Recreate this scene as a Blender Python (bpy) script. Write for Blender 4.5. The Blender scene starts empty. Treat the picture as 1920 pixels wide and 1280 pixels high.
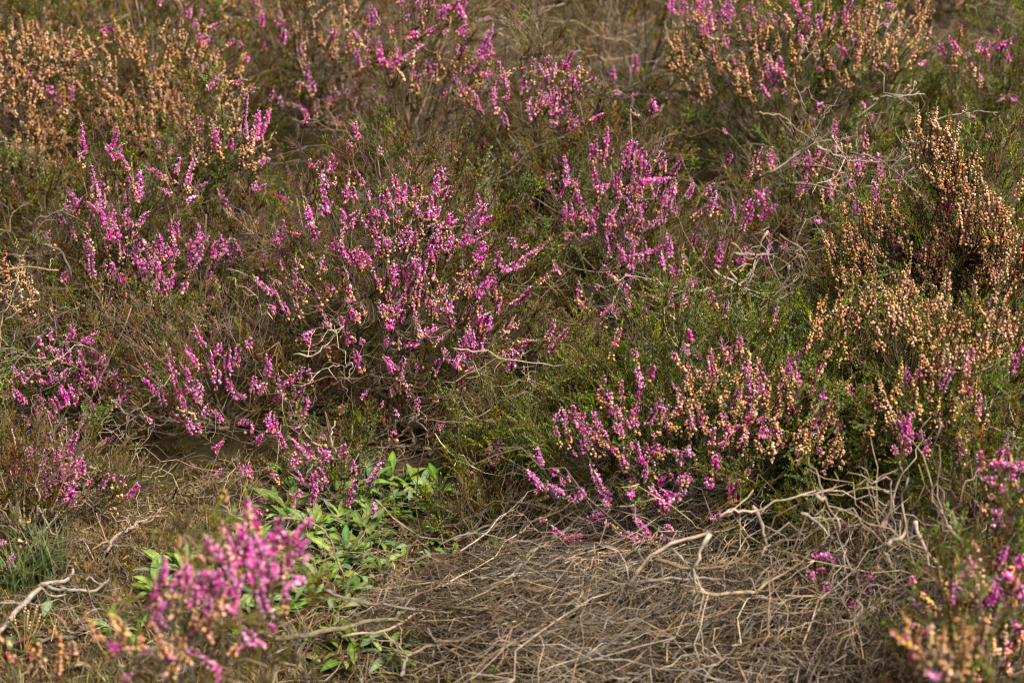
import bpy, math, random
import numpy as np
from mathutils import Vector, Matrix, Quaternion

random.seed(7); rng = np.random.default_rng(7)
R = math.radians
scene = bpy.context.scene
COL = scene.collection

# ------------------------------------------------------------------ camera
PITCH, CAM_H, LENS = 24.0, 1.25, 85.0
FPX = LENS / 36.0 * 1920.0
cam_d = bpy.data.cameras.new('camera'); cam = bpy.data.objects.new('camera', cam_d); COL.objects.link(cam)
cam.location = (0, 0, CAM_H); cam.rotation_euler = (R(90 - PITCH), 0, 0)
cam_d.lens = LENS; cam_d.sensor_width = 36.0; cam_d.clip_start = 0.05; cam_d.clip_end = 900.0
cam_d.dof.use_dof = True; cam_d.dof.focus_distance = 2.66; cam_d.dof.aperture_fstop = 7.6
scene.camera = cam
# ------------------------------------------------------------------ light
SUN_EL, SUN_AZ = 58.0, 130.0           # azimuth measured from +Y (view direction) towards +X
w = bpy.data.worlds.new('World'); scene.world = w; w.use_nodes = True
nt = w.node_tree; nt.nodes.clear()
sky = nt.nodes.new('ShaderNodeTexSky'); sky.sky_type = 'NISHITA'; sky.sun_disc = False
sky.sun_elevation = R(SUN_EL); sky.sun_rotation = R(SUN_AZ)
sky.dust_density = 7.0; sky.air_density = 0.5; sky.ozone_density = 0.2
bg = nt.nodes.new('ShaderNodeBackground'); bg.inputs["Strength"].default_value = 0.05
wo = nt.nodes.new('ShaderNodeOutputWorld')
nt.links.new(sky.outputs[0], bg.inputs[0]); nt.links.new(bg.outputs[0], wo.inputs[0])
sun_d = bpy.data.lights.new('sun', 'SUN'); sun = bpy.data.objects.new('sun', sun_d); COL.objects.link(sun)
sun_d.energy = 4.6; sun_d.angle = R(26.0); sun_d.color = (1.0, 0.91, 0.79)
sd = Vector((math.sin(R(SUN_AZ)) * math.cos(R(SUN_EL)), math.cos(R(SUN_AZ)) * math.cos(R(SUN_EL)), math.sin(R(SUN_EL))))
sun.rotation_euler = sd.to_track_quat('Z', 'Y').to_euler(); sun.location = sd * 20
vs = scene.view_settings; vs.view_transform = 'Standard'; vs.look = 'None'; vs.exposure = 1.12; vs.gamma = 1.0
vs.use_curve_mapping = False
cy = scene.cycles
cy.max_bounces = 4; cy.diffuse_bounces = 2; cy.glossy_bounces = 1; cy.transmission_bounces = 2; cy.filter_width = 1.1
cy.transparent_max_bounces = 4; cy.caustics_reflective = False; cy.caustics_refractive = False

# ------------------------------------------------------------------ pixel <-> place helpers (metres, Y away from the camera)
cp, sp_ = math.cos(R(PITCH)), math.sin(R(PITCH))
CAMP = np.array([0, 0, CAM_H]); FW = np.array([0, cp, -sp_]); UPV = np.array([0, sp_, cp]); RT = np.array([1.0, 0, 0])
def ray(u, v): return FW + (u - 960) / FPX * RT + (640 - v) / FPX * UPV
def at(u, v, Y):
    d = ray(u, v); return CAMP + d * (Y / d[1])
BUMPS = [(-0.40, 2.17, 0.17, 0.14, 0.035), (0.10, 2.13, 0.34, 0.12, 0.030), (0.42, 2.05, 0.26, 0.14, 0.030), (-0.25, 2.47, 0.10, 0.08, 0.02)]
def tz(x, y):
    x = np.asarray(x, float); y = np.asarray(y, float)
    z = 0.010 * np.sin(x * 5.1 + 1.3) * np.cos(y * 4.3) + 0.006 * np.sin(x * 13 + y * 7) + 0.004 * np.sin(y * 23 - x * 17)
    z = z + 0.10 * np.clip(y - 2.9, 0, 4) + 0.02 * np.clip(y - 6.9, 0, 40)
    for bx, by, rx, ry, h in BUMPS: z = z + h * np.exp(-((x - bx) / rx) ** 2 - ((y - by) / ry) ** 2)
    return z
def ground(u, v, dz=0.0):
    d = ray(u, v); t = (CAM_H) / -d[2]
    for _ in range(8):
        P = CAMP + d * t; t += (P[2] - float(tz(P[0], P[1])) - dz) / -d[2] * 0.9
    return CAMP + d * t

# ------------------------------------------------------------------ mesh collecting
class MB:
    def __init__(s): s.v = []; s.f = []; s.c = []; s.n = 0
    def add(s, v, f, c):
        v = np.asarray(v, float); c = np.asarray(c, float)
        if c.ndim == 1: c = np.tile(c, (len(v), 1))
        s.v.append(v); s.c.append(c); s.f.extend([tuple(int(i) + s.n for i in q) for q in f]); s.n += len(v)
    def tube(s, pts, rad, sides, col, cap=True):
        pts = np.asarray(pts, float); n = len(pts); rad = np.broadcast_to(np.asarray(rad, float), (n,))
        t = np.gradient(pts, axis=0); t /= np.linalg.norm(t, axis=1)[:, None] + 1e-9
        ref = np.array([0.31, 0.87, 0.38]) if abs(t[0] @ np.array([0.31, 0.87, 0.38])) < .85 else np.array([0.9, -0.2, 0.3])
        a = np.cross(t, ref); a /= np.linalg.norm(a, axis=1)[:, None] + 1e-9; b = np.cross(t, a)
        th = np.arange(sides) * 2 * math.pi / sides
        v = pts[:, None, :] + rad[:, None, None] * (np.cos(th)[None, :, None] * a[:, None, :] + np.sin(th)[None, :, None] * b[:, None, :])
        v = v.reshape(-1, 3); f = []
        for i in range(n - 1):
            for k in range(sides):
                k2 = (k + 1) % sides; f.append((i * sides + k, i * sides + k2, (i + 1) * sides + k2, (i + 1) * sides + k))
        if cap: f.append(tuple(range(sides))[::-1]); f.append(tuple((n - 1) * sides + k for k in range(sides)))
        s.add(v, f, col)
    def mesh(s, name, mat, smooth=True):
        m = bpy.data.meshes.new(name)
        m.from_pydata(np.concatenate(s.v).tolist(), [], s.f)
        ca = m.color_attributes.new('col', 'FLOAT_COLOR', 'POINT')
        c = np.concatenate(s.c); c4 = np.ones((len(c), 4)); c4[:, :3] = c
        ca.data.foreach_set('color', c4.ravel())
        m.polygons.foreach_set('use_smooth', [smooth] * len(m.polygons))
        m.materials.append(mat); return m

def link(name, data, parent=None, loc=None, quat=None, scale=None, **props):
    o = bpy.data.objects.new(name, data); COL.objects.link(o)
    if parent is not None: o.parent = parent
    if loc is not None: o.location = Vector(loc) - (parent.location if parent is not None else Vector((0, 0, 0)))
    if quat is not None: o.rotation_mode = 'QUATERNION'; o.rotation_quaternion = quat
    if scale is not None: o.scale = (scale,) * 3 if np.isscalar(scale) else scale
    for k, val in props.items():
        if val: o[k] = val
    return o
def aim(d, roll=None):
    q = Vector(d).normalized().to_track_quat('Z', 'Y')
    return q @ Quaternion((0, 0, 1), random.uniform(0, 6.283) if roll is None else roll)
def unit(v): v = np.asarray(v, float); return v / (np.linalg.norm(v) + 1e-12)

# ------------------------------------------------------------------ materials
def material(name, rough=0.6, trans=0.0, jitter_v=0.25, jitter_h=0.02, jitter_s=0.15, noise=0.0, noise_scale=200.0, bump=0.0, spec=0.3, base=None):
    m = bpy.data.materials.new(name); m.use_nodes = True; t = m.node_tree; t.nodes.clear(); N = t.nodes.new; L = t.links.new
    out = N('ShaderNodeOutputMaterial'); p = N('ShaderNodeBsdfPrincipled')
    p.inputs['Roughness'].default_value = rough; p.inputs['Specular IOR Level'].default_value = spec
    if base is None: a = N('ShaderNodeAttribute'); a.attribute_name = 'col'; csock = a.outputs['Color']
    else: a = N('ShaderNodeRGB'); a.outputs[0].default_value = (*base, 1); csock = a.outputs[0]
    oi = N('ShaderNodeObjectInfo'); ra = N('ShaderNodeAttribute'); ra.attribute_name = 'rnd'; rs = N('ShaderNodeMath'); L(oi.outputs['Random'], rs.inputs[0]); L(ra.outputs['Fac'], rs.inputs[1]); hs = N('ShaderNodeHueSaturation')
    def span(lo, hi, mul):
        q = N('ShaderNodeMath'); q.operation = 'MULTIPLY'; q.inputs[1].default_value = mul; L(rs.outputs[0], q.inputs[0])
        fr = N('ShaderNodeMath'); fr.operation = 'FRACT'; L(q.outputs[0], fr.inputs[0])
        mr = N('ShaderNodeMapRange'); mr.inputs['To Min'].default_value = lo; mr.inputs['To Max'].default_value = hi; L(fr.outputs[0], mr.inputs[0]); return mr.outputs[0]
    L(span(0.5 - jitter_h, 0.5 + jitter_h, 7.0), hs.inputs['Hue']); L(span(1 - jitter_s, 1 + jitter_s, 13.0), hs.inputs['Saturation'])
    L(span(1 - jitter_v, 1 + jitter_v, 1.0), hs.inputs['Value']); L(csock, hs.inputs['Color'])
    csock = hs.outputs[0]
    if noise > 0 or bump > 0:
        tc = N('ShaderNodeTexCoord'); nz = N('ShaderNodeTexNoise'); nz.inputs['Scale'].default_value = noise_scale; nz.inputs['Detail'].default_value = 4
        L(tc.outputs['Object'], nz.inputs['Vector'])
        if noise > 0:
            mr = N('ShaderNodeMapRange'); mr.inputs['From Min'].default_value = .3; mr.inputs['From Max'].default_value = .7
            mr.inputs['To Min'].default_value = 1 - noise; mr.inputs['To Max'].default_value = 1 + noise; L(nz.outputs[0], mr.inputs[0])
            mx = N('ShaderNodeVectorMath'); mx.operation = 'SCALE'; L(csock, mx.inputs[0]); L(mr.outputs[0], mx.inputs['Scale']); csock = mx.outputs[0]
        if bump > 0:
            b = N('ShaderNodeBump'); b.inputs['Strength'].default_value = bump; b.inputs['Distance'].default_value = 0.001
            L(nz.outputs[0], b.inputs['Height']); L(b.outputs[0], p.inputs['Normal'])
    L(csock, p.inputs['Base Color'])
    if trans > 0:
        tr = N('ShaderNodeBsdfTranslucent'); L(csock, tr.inputs['Color']); ms = N('ShaderNodeMixShader'); ms.inputs[0].default_value = trans
        L(p.outputs[0], ms.inputs[1]); L(tr.outputs[0], ms.inputs[2]); L(ms.outputs[0], out.inputs[0])
    else: L(p.outputs[0], out.inputs[0])
    return m
M_FLOWER = material('heather_flower', .6, .30, .22, .014, .16, spec=.12)
M_LEAF = material('heather_needles', .65, .20, .34, .02, .2, spec=.06)
M_WOOD = material('heather_bark', .85, 0, .5, .018, .35, noise=.4, noise_scale=160, bump=.9, spec=.06)
M_BROAD = material('broad_leaf', .6, .30, .25, .02, .15, noise=.36, noise_scale=140, bump=.6, spec=.16)
M_MOSS = material('moss_tuft', .8, .15, .3, .03, .2)
M_GRASS = material('grass_blade', .5, .3, .25, .02, .2)

def ground_material():
    m = bpy.data.materials.new('peaty_soil'); m.use_nodes = True; t = m.node_tree; N = t.nodes.new; L = t.links.new
    p = t.nodes['Principled BSDF']; p.inputs['Roughness'].default_value = .95; p.inputs['Specular IOR Level'].default_value = .1
    tc = N('ShaderNodeTexCoord')
    def noise(s, d=6):
        n = N('ShaderNodeTexNoise'); n.inputs['Scale'].default_value = s; n.inputs['Detail'].default_value = d; n.inputs['Roughness'].default_value = .65
        L(tc.outputs['Object'], n.inputs['Vector']); return n.outputs[0]
    def ramp(f, stops):
        r = N('ShaderNodeValToRGB'); e = r.color_ramp.elements
        while len(e) < len(stops): e.new(.5)
        for q, (pos, c) in zip(e, stops): q.position = pos; q.color = (*c, 1)
        L(f, r.inputs[0]); return r.outputs[0]
    c1 = ramp(noise(40), [(.3, (.014, .010, .006)), (.5, (.040, .028, .016)), (.72, (.095, .068, .038))])
    c2 = ramp(noise(55), [(.3, (.018, .014, .006)), (.55, (.052, .040, .014)), (.8, (.10, .072, .028))])
    mx = N('ShaderNodeMix'); mx.data_type = 'RGBA'
    mr = N('ShaderNodeMapRange'); mr.inputs[1].default_value = .45; mr.inputs[2].default_value = .6; L(noise(4, 3), mr.inputs[0])
    L(mr.outputs[0], mx.inputs['Factor']); L(c1, mx.inputs['A']); L(c2, mx.inputs['B']); L(mx.outputs['Result'], p.inputs['Base Color'])
    b = N('ShaderNodeBump'); b.inputs['Strength'].default_value = .8; b.inputs['Distance'].default_value = .006; L(noise(130), b.inputs['Height']); L(b.outputs[0], p.inputs['Normal'])
    return m

# ------------------------------------------------------------------ ground: one sheet out to the horizon
gx = np.unique(np.concatenate([-np.geomspace(2.2, 400, 22), np.linspace(-2.2, 2.2, 150), np.geomspace(2.2, 400, 22)]))
gy = np.unique(np.concatenate([0.4 - np.geomspace(.05, 400, 18), np.linspace(0.4, 6.4, 200), np.geomspace(6.4, 700, 26)]))
GX, GY = np.meshgrid(gx, gy); GZ = tz(GX, GY)
fine = (np.abs(GX) < 2.2) & (GY > .4) & (GY < 6.4); GZ = GZ + fine * rng.normal(0, .0025, GX.shape)
me = bpy.data.meshes.new('ground'); nx, ny = len(gx), len(gy)
me.from_pydata(np.stack([GX, GY, GZ], -1).reshape(-1, 3).tolist(), [], [(j * nx + i, j * nx + i + 1, (j + 1) * nx + i + 1, (j + 1) * nx + i) for j in range(ny - 1) for i in range(nx - 1)])
me.polygons.foreach_set('use_smooth', [True] * len(me.polygons)); me.materials.append(ground_material())
link('ground', me, kind='structure', label='dark peaty heath ground with brown litter')

# ------------------------------------------------------------------ piece library (shared meshes)
PINK = np.array([.87, .125, .56]); PALE = np.array([.90, .45, .72]); DEEP = np.array([.55, .055, .36]); TAN = np.array([.86, .50, .215]); TANP = np.array([.68, .30, .25]); CREAM = np.array([.85, .58, .34])
STEMC = np.array([.16, .085, .045]); GREEN = np.array([.062, .112, .016]); OLIVE = np.array([.095, .098, .020]); RUSS = np.array([.165, .068, .024]); LIME = np.array([.19, .26, .045])

def frame(z):
    z = unit(z); x = unit(np.cross(z, [.37, .51, .78] if abs(z[2]) < .9 else [1, .1, 0])); return np.stack([x, np.cross(z, x), z], 1)
def open_bell(mb, P, d, s, col, tint):
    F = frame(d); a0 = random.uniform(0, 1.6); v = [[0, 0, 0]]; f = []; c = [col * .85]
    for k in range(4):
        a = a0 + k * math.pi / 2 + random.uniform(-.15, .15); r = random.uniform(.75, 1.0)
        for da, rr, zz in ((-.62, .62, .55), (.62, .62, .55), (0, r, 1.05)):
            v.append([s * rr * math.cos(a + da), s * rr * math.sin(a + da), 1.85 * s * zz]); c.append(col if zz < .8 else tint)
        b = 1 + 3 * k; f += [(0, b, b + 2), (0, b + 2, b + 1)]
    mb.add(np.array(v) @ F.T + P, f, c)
def bead_bell(mb, P, d, s, col, tint):
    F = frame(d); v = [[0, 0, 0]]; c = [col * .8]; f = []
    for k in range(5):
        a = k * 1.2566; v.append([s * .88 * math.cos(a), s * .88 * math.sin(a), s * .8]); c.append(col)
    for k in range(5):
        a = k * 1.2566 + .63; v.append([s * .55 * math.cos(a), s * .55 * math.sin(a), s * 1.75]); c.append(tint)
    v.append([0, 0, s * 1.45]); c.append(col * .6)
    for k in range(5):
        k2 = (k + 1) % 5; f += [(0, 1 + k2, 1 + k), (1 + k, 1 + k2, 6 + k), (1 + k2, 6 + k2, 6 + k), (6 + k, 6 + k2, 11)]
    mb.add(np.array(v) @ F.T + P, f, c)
def leaf(mb, P, d, ln, wd, col):
    F = frame(d); v = np.array([[0, 0, 0], [wd, .3 * wd, ln * .5], [0, 0, ln], [-wd, .3 * wd, ln * .5]]); mb.add(v @ F.T + P, [(0, 1, 2), (0, 2, 3)], col)

def make_spike(kind, L, seed):
    random.seed(seed); mb = MB(); bend = random.uniform(-.16, .16); bend2 = random.uniform(-.06, .06)
    def ax(t): return np.array([bend * t * t * L, bend2 * math.sin(t * 3) * L, t * L])
    mb.tube([ax(t) for t in np.linspace(0, 1, 6)], np.linspace(.0006, .0003, 6), 4, STEMC)
    step = {'D': .00048, 'P': .00064, 'M': .00078, 'T': .00095}[kind]; side = random.uniform(0, 6.28)
    n = max(7, int(L / step)); patchy = random.uniform(0, 6)
    for i in range(n):
        t = (i + random.random()) / n * .95 + .02
        if kind in 'MT' and math.sin(t * 9 + patchy) > .72: continue
        az = side + random.gauss(0, 1.15); rad = np.array([math.cos(az), math.sin(az), 0])
        tip = max(0.0, (t - .8) / .2); s = {'D': .00185, 'P': .0017, 'M': .0016, 'T': .00165}[kind] * random.uniform(.7, 1.25) * (1.1 - .42 * t) * (1 - .4 * tip)
        tanlim = {'D': .03, 'P': .13, 'M': .45, 'T': 1.5}[kind]; x = t + random.gauss(0, .12)
        tan = x < tanlim
        if tan: s *= .95
        if tan and random.random() < .25: col = TANP
        elif tan: col = (TAN if random.random() < .88 else np.array([.45, .27, .14])) * random.uniform(.75, 1.2)
        else: col = PINK if random.random() < .62 else (PALE if random.random() < .65 else DEEP)
        if kind == 'T' and random.random() < .05: col = PALE
        col = col * random.uniform(.72, 1.18)
        tint = CREAM * .95 if tan else (col * .55 + PALE * .45)
        if tip > .3 and not tan: col = PALE * .9
        out = random.uniform(.0008, .0023) * (1 - .4 * tip); out *= 1.15 - .5 * t; P = ax(t) + rad * out + np.array([0, 0, .001])
        d = rad * 1.0 + np.array([0, 0, random.uniform(-.75, .15)]) + rng.normal(0, .25, 3)
        mb.tube([ax(t) - np.array([0, 0, .0012]), P], [.00025, .0002], 3, STEMC * 1.3, cap=False)
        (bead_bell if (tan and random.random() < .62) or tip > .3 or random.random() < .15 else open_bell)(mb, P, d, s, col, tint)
    for i in range(int(14 + L * 300)):
        t = random.random() ** (1.0 if i % 2 else .3); az = random.uniform(0, 6.28)
        leaf(mb, ax(min(t, 1.0)), np.array([math.cos(az), math.sin(az), 1.1]), .0028, .00055, (GREEN if random.random() < .6 else OLIVE) * random.uniform(.7, 1.3))
    for i in range(10):
        az = random.uniform(0, 6.28); leaf(mb, ax(1) + np.array([0, 0, -.001 + i * .0005]), np.array([math.cos(az) * .5, math.sin(az) * .5, 1]), .0025, .0005, LIME)
    return mb.mesh('flower_spike', M_FLOWER)

SPK = {}
sd_ = 100
for kind in 'DPMT':
    for L in (.014, .024, .038, .056, .080):
        for k in range(3): sd_ += 1; SPK.setdefault(kind, []).append((L, make_spike(kind, L, sd_)))
def pick_spike(kind, length):
    c = sorted(SPK[kind], key=lambda q: abs(math.log(q[0] / length)))[:3]; return random.choice(c)

def make_shoot(L, seed, cols, leafy=1.0, nside=6, woody=STEMC):
    random.seed(seed); mb = MB(); bend = random.uniform(-.25, .25)
    def ax(t): return np.array([bend * t * t * L, .03 * L * math.sin(5 * t + seed), t * L])
    axes = [([ax(t) for t in np.linspace(0, 1, 7)], L, .0006)]
    for k in range(nside):
        t = random.uniform(.15, .85); az = random.uniform(0, 6.28); l = L * random.uniform(.2, .45) * (1.1 - .5 * t); P = ax(t)
        d0 = np.array([math.cos(az), math.sin(az), random.uniform(.5, 1.2)]); d0 = unit(d0)
        axes.append(([P + d0 * l * q + np.array([0, 0, .25 * l * q * q]) for q in np.linspace(0, 1, 4)], l, .0004))
    for pts, l, r in axes:
        pts = np.array(pts); mb.tube(pts, np.linspace(r, r * .5, len(pts)), 3, woody * random.uniform(.8, 1.3), cap=False)
        n = int(l / .00085 * leafy)
        for i in range(n):
            q = (i + random.random()) / n * (len(pts) - 1); a = int(q); a = min(a, len(pts) - 2); P = pts[a] + (pts[a + 1] - pts[a]) * (q - a); tg = unit(pts[a + 1] - pts[a])
            az = random.uniform(0, 6.28); F = frame(tg); d = F @ np.array([math.cos(az), math.sin(az), random.uniform(.9, 2.0)])
            c = random.choice(cols) * random.uniform(.65, 1.35)
            if q > (len(pts) - 1) * .8 and random.random() < .4: c = c * .5 + LIME * .5
            leaf(mb, P, d, random.uniform(.0022, .0034), random.uniform(.0006, .0010), c)
    return mb.mesh('leafy_shoot', M_LEAF)
SHOOT = {'g': [make_shoot(random.uniform(.035, .075), 300 + i, [GREEN * 1.15, GREEN, LIME * .85, LIME * .6], 1.0, 6) for i in range(8)],
         'o': [make_shoot(random.uniform(.03, .065), 340 + i, [OLIVE, GREEN * .8, RUSS * .7], .85, 7) for i in range(7)],
         'r': [make_shoot(random.uniform(.03, .06), 380 + i, [RUSS, RUSS * .6, OLIVE * .8], .6, 7) for i in range(5)],
         'n': [make_shoot(random.uniform(.04, .08), 420 + i, [RUSS * .6, OLIVE * .6, STEMC], .2, 8, np.array([.20, .15, .105])) for i in range(5)]}

WOODC = np.array([.17, .122, .080]); PALEW = np.array([.34, .265, .19]); DARKW = np.array([.065, .045, .030]); GREYW = np.array([.145, .118, .090])
def wiggle(L, n, amp, seed):
    r = np.random.default_rng(seed); z = np.linspace(0, L, n); p = np.stack([np.cumsum(r.normal(0, 1, n)), np.cumsum(r.normal(0, 1, n)), np.zeros(n)], 1)
    p -= p[0]; p *= amp * L / n ** .5 / 1.6; p[:, 2] = z; return p
def make_twig(L, seed, amp, forks, r0, col):
    random.seed(seed); mb = MB(); p = wiggle(L, 9, amp, seed); mb.tube(p, np.linspace(r0, r0 * .35, 9), 5, col)
    for k in range(forks):
        i = random.randint(2, 7); l = L * random.uniform(.2, .5) * (1 - i / 12); az = random.uniform(0, 6.28); q = wiggle(l, 6, amp * 1.4, seed * 7 + k)
        F = frame(np.array([math.cos(az) * .8, math.sin(az) * .8, 1])); mb.tube(q @ F.T + p[i], np.linspace(r0 * .6, r0 * .22, 6), 4, col * random.uniform(.85, 1.15))
    return mb.mesh('dry_twig', M_WOOD)
TWIG = [make_twig(random.uniform(.10, .22), 500 + i, .35, random.randint(2, 5), random.uniform(.0006, .0011), [WOODC, GREYW * 1.4, PALEW * .95, DARKW * 1.2][i % 4]) for i in range(14)]
MATT = [make_twig(random.uniform(.11, .30), 540 + i, random.choice([.10, .16, .3]), random.randint(1, 6), random.choice([.0005, .0007, .0009, .0014, .002]), [GREYW, GREYW * 1.3, DARKW * 1.2, PALEW, WOODC * .6, GREYW * .7][i % 6]) for i in range(18)]
CRUMB = [make_twig(random.uniform(.03, .07), 580 + i, .3, random.randint(0, 2), random.uniform(.0005, .0009), [DARKW, WOODC * .7, WOODC, DARKW * 1.6][i % 4]) for i in range(8)]

def make_moss(seed, cols):
    random.seed(seed); mb = MB()
    for k in range(26):
        P = np.array([random.gauss(0, .006), random.gauss(0, .006), 0]); az = random.uniform(0, 6.28)
        leaf(mb, P, np.array([math.cos(az), math.sin(az), random.uniform(.3, 1.4)]), random.uniform(.005, .011), .0007, random.choice(cols) * random.uniform(.7, 1.3))
    return mb.mesh('moss_tuft', M_MOSS)
MOSS = [make_moss(600 + i, [np.array([.15, .092, .038]), np.array([.21, .14, .068]), np.array([.075, .048, .02]), np.array([.12, .090, .02])]) for i in range(6)]
def make_grass(seed, L, n, col, spread, wd=.0011):
    random.seed(seed); mb = MB()
    for k in range(n):
        az = random.uniform(0, 6.28); lean = random.uniform(.1, spread); l = L * random.uniform(.5, 1.1); b = np.array([random.gauss(0, .008), random.gauss(0, .008), 0])
        dr = np.array([math.cos(az), math.sin(az), 0]); sd2 = np.array([-math.sin(az), math.cos(az), 0]); v = []; c = col * random.uniform(.7, 1.4)
        for i in range(5):
            q = i / 4; P = b + dr * lean * l * q ** 1.7 + np.array([0, 0, l * q * (1 - .35 * lean * q)]); wv = wd * (1 - q ** 2) + .00008; v += [P - sd2 * wv, P + sd2 * wv]
        mb.add(v, [(2 * i, 2 * i + 1, 2 * i + 3, 2 * i + 2) for i in range(4)], c)
    return mb.mesh('grass_blades', M_GRASS)
GRASS = [make_grass(640 + i, .045, 14, [np.array([.075, .11, .03]), np.array([.16, .15, .06]), np.array([.25, .19, .09])][i % 3], 1.1) for i in range(6)]

def make_leaf_mesh(L, W, arch, seed, col, tipcol=None):
    random.seed(seed); mb = MB(); nl, v, c = 9, [], []; tw = random.uniform(-.5, .5); wav = random.uniform(.0, .12)
    for i in range(nl):
        q = i / (nl - 1); a = arch * q; y = L * (math.sin(a) / max(arch, .01)) ; z = L * ((1 - math.cos(a)) / max(arch, .01))
        wd = W * (math.sin(math.pi * min(1, q ** .85 * .97 + .03)) ** .8 * (.75 + .5 * q) * .9 + .07 * (1 - q)) if i < nl - 1 else W * .03
        for k, s in enumerate((-1, -.5, 0, .5, 1)):
            lift = .28 * abs(s) * wd + wav * wd * math.sin(q * 9 + s * 2)
            v.append([wd * s * math.cos(tw * q), y - lift * math.sin(a) * .5, -z + lift * math.cos(a) + wd * s * math.sin(tw * q)])
            cc = col * (1.0 if k != 2 else 1.35) * random.uniform(.93, 1.07)
            if tipcol is not None: m = max(0, (q - .45) / .55) * (.6 + .4 * abs(s)); cc = cc * (1 - m) + tipcol * m
            c.append(cc)
    f = [(i * 5 + k, i * 5 + k + 1, i * 5 + k + 6, i * 5 + k + 5) for i in range(nl - 1) for k in range(4)]
    mb.add(v, f, c); return mb.mesh('leaf', M_BROAD)
BG = np.array([.120, .195, .034]); BL = np.array([.195, .265, .065]); BD = np.array([.065, .13, .035]); BGREY = np.array([.15, .22, .095])
BLEAF = [make_leaf_mesh(.042, .0068, .9, 700 + i, [BG, BL, BD, BG * 1.15, BGREY, BG][i % 6]) for i in range(10)]
BLEAF += [make_leaf_mesh(.048, .0075, .5, 720 + i, [BG, BL * .9, BGREY][i % 3]) for i in range(4)]
BLEAF += [make_leaf_mesh(.040, .0065, .8, 730, BL * .9, np.array([.30, .19, .08])), make_leaf_mesh(.034, .0060, 1.0, 731, BG * .9, np.array([.22, .16, .05])), make_leaf_mesh(.028, .0055, .7, 732, BG), make_leaf_mesh(.030, .0048, .7, 733, BL)]
LEAF_RED = make_leaf_mesh(.045, .008, .35, 740, BL * .85, np.array([.34, .12, .09]))
LEAF_CRIM = make_leaf_mesh(.040, .005, .6, 741, np.array([.26, .045, .05]), np.array([.34, .15, .09]))
LEAF_PURP = make_leaf_mesh(.040, .006, .6, 742, np.array([.10, .05, .045]), np.array([.16, .05, .06]))
LEAF_DRY = make_leaf_mesh(.036, .006, 1.2, 743, np.array([.28, .20, .12]))

# ------------------------------------------------------------------ scatter of uncountable stuff (geometry nodes)
SCAT = {}
def scatter_group(key, meshes):
    if key in SCAT: return SCAT[key]
    c = bpy.data.collections.new('pieces_' + key)
    for m in meshes: c.objects.link(bpy.data.objects.new(m.name.split('.')[0], m))
    g = bpy.data.node_groups.new('scatter_' + key, 'GeometryNodeTree'); N = g.nodes.new; L = g.links.new
    g.interface.new_socket('Geometry', in_out='INPUT', socket_type='NodeSocketGeometry'); g.interface.new_socket('Geometry', in_out='OUTPUT', socket_type='NodeSocketGeometry')
    gi = N('NodeGroupInput'); go = N('NodeGroupOutput'); ip = N('GeometryNodeInstanceOnPoints'); ci = N('GeometryNodeCollectionInfo')
    ci.inputs['Collection'].default_value = c; ci.inputs['Separate Children'].default_value = True; ci.inputs['Reset Children'].default_value = True
    def attr(n, ty): a = N('GeometryNodeInputNamedAttribute'); a.data_type = ty; a.inputs['Name'].default_value = n; return a.outputs[0]
    ip.inputs['Pick Instance'].default_value = True
    L(gi.outputs[0], ip.inputs['Points']); L(ci.outputs[0], ip.inputs['Instance']); L(attr('idx', 'INT'), ip.inputs['Instance Index'])
    er = N('FunctionNodeEulerToRotation'); L(attr('rot', 'FLOAT_VECTOR'), er.inputs[0]); L(er.outputs[0], ip.inputs['Rotation'])
    L(attr('scl', 'FLOAT'), ip.inputs['Scale'])
    if key in ('mat', 'twigs', 'finetw', 'crumb', 'moss'):      # long thin pieces render faster as one mesh; each keeps its own shade
        sn = N('GeometryNodeStoreNamedAttribute'); sn.data_type = 'FLOAT'; sn.domain = 'INSTANCE'; sn.inputs['Name'].default_value = 'rnd'
        rv = N('FunctionNodeRandomValue'); rv.data_type = 'FLOAT'; L(rv.outputs[1], sn.inputs['Value'])
        ri = N('GeometryNodeRealizeInstances'); L(ip.outputs[0], sn.inputs['Geometry']); L(sn.outputs[0], ri.inputs[0]); L(ri.outputs[0], go.inputs[0])
    else: L(ip.outputs[0], go.inputs[0])
    SCAT[key] = (g, len(meshes)); return SCAT[key]
def scatter(name, key, meshes, pts, dirs, scl, parent=None, **props):
    g, n = scatter_group(key, meshes); m = bpy.data.meshes.new(name); off = np.array(parent.location) if parent is not None else np.zeros(3)
    pts = np.asarray(pts); m.from_pydata((pts - off).tolist(), [], [])
    m.attributes.new('idx', 'INT', 'POINT').data.foreach_set('value', rng.integers(0, n, len(pts)).astype(np.int32))
    m.attributes.new('scl', 'FLOAT', 'POINT').data.foreach_set('value', np.asarray(scl, np.float32))
    eul = np.array([aim(d).to_euler()[:] for d in dirs], np.float32)
    m.attributes.new('rot', 'FLOAT_VECTOR', 'POINT').data.foreach_set('vector', eul.ravel())
    o = link(name, m, parent, kind='stuff', **props)
    md = o.modifiers.new('scatter', 'NODES'); md.node_group = g; return o
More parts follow.
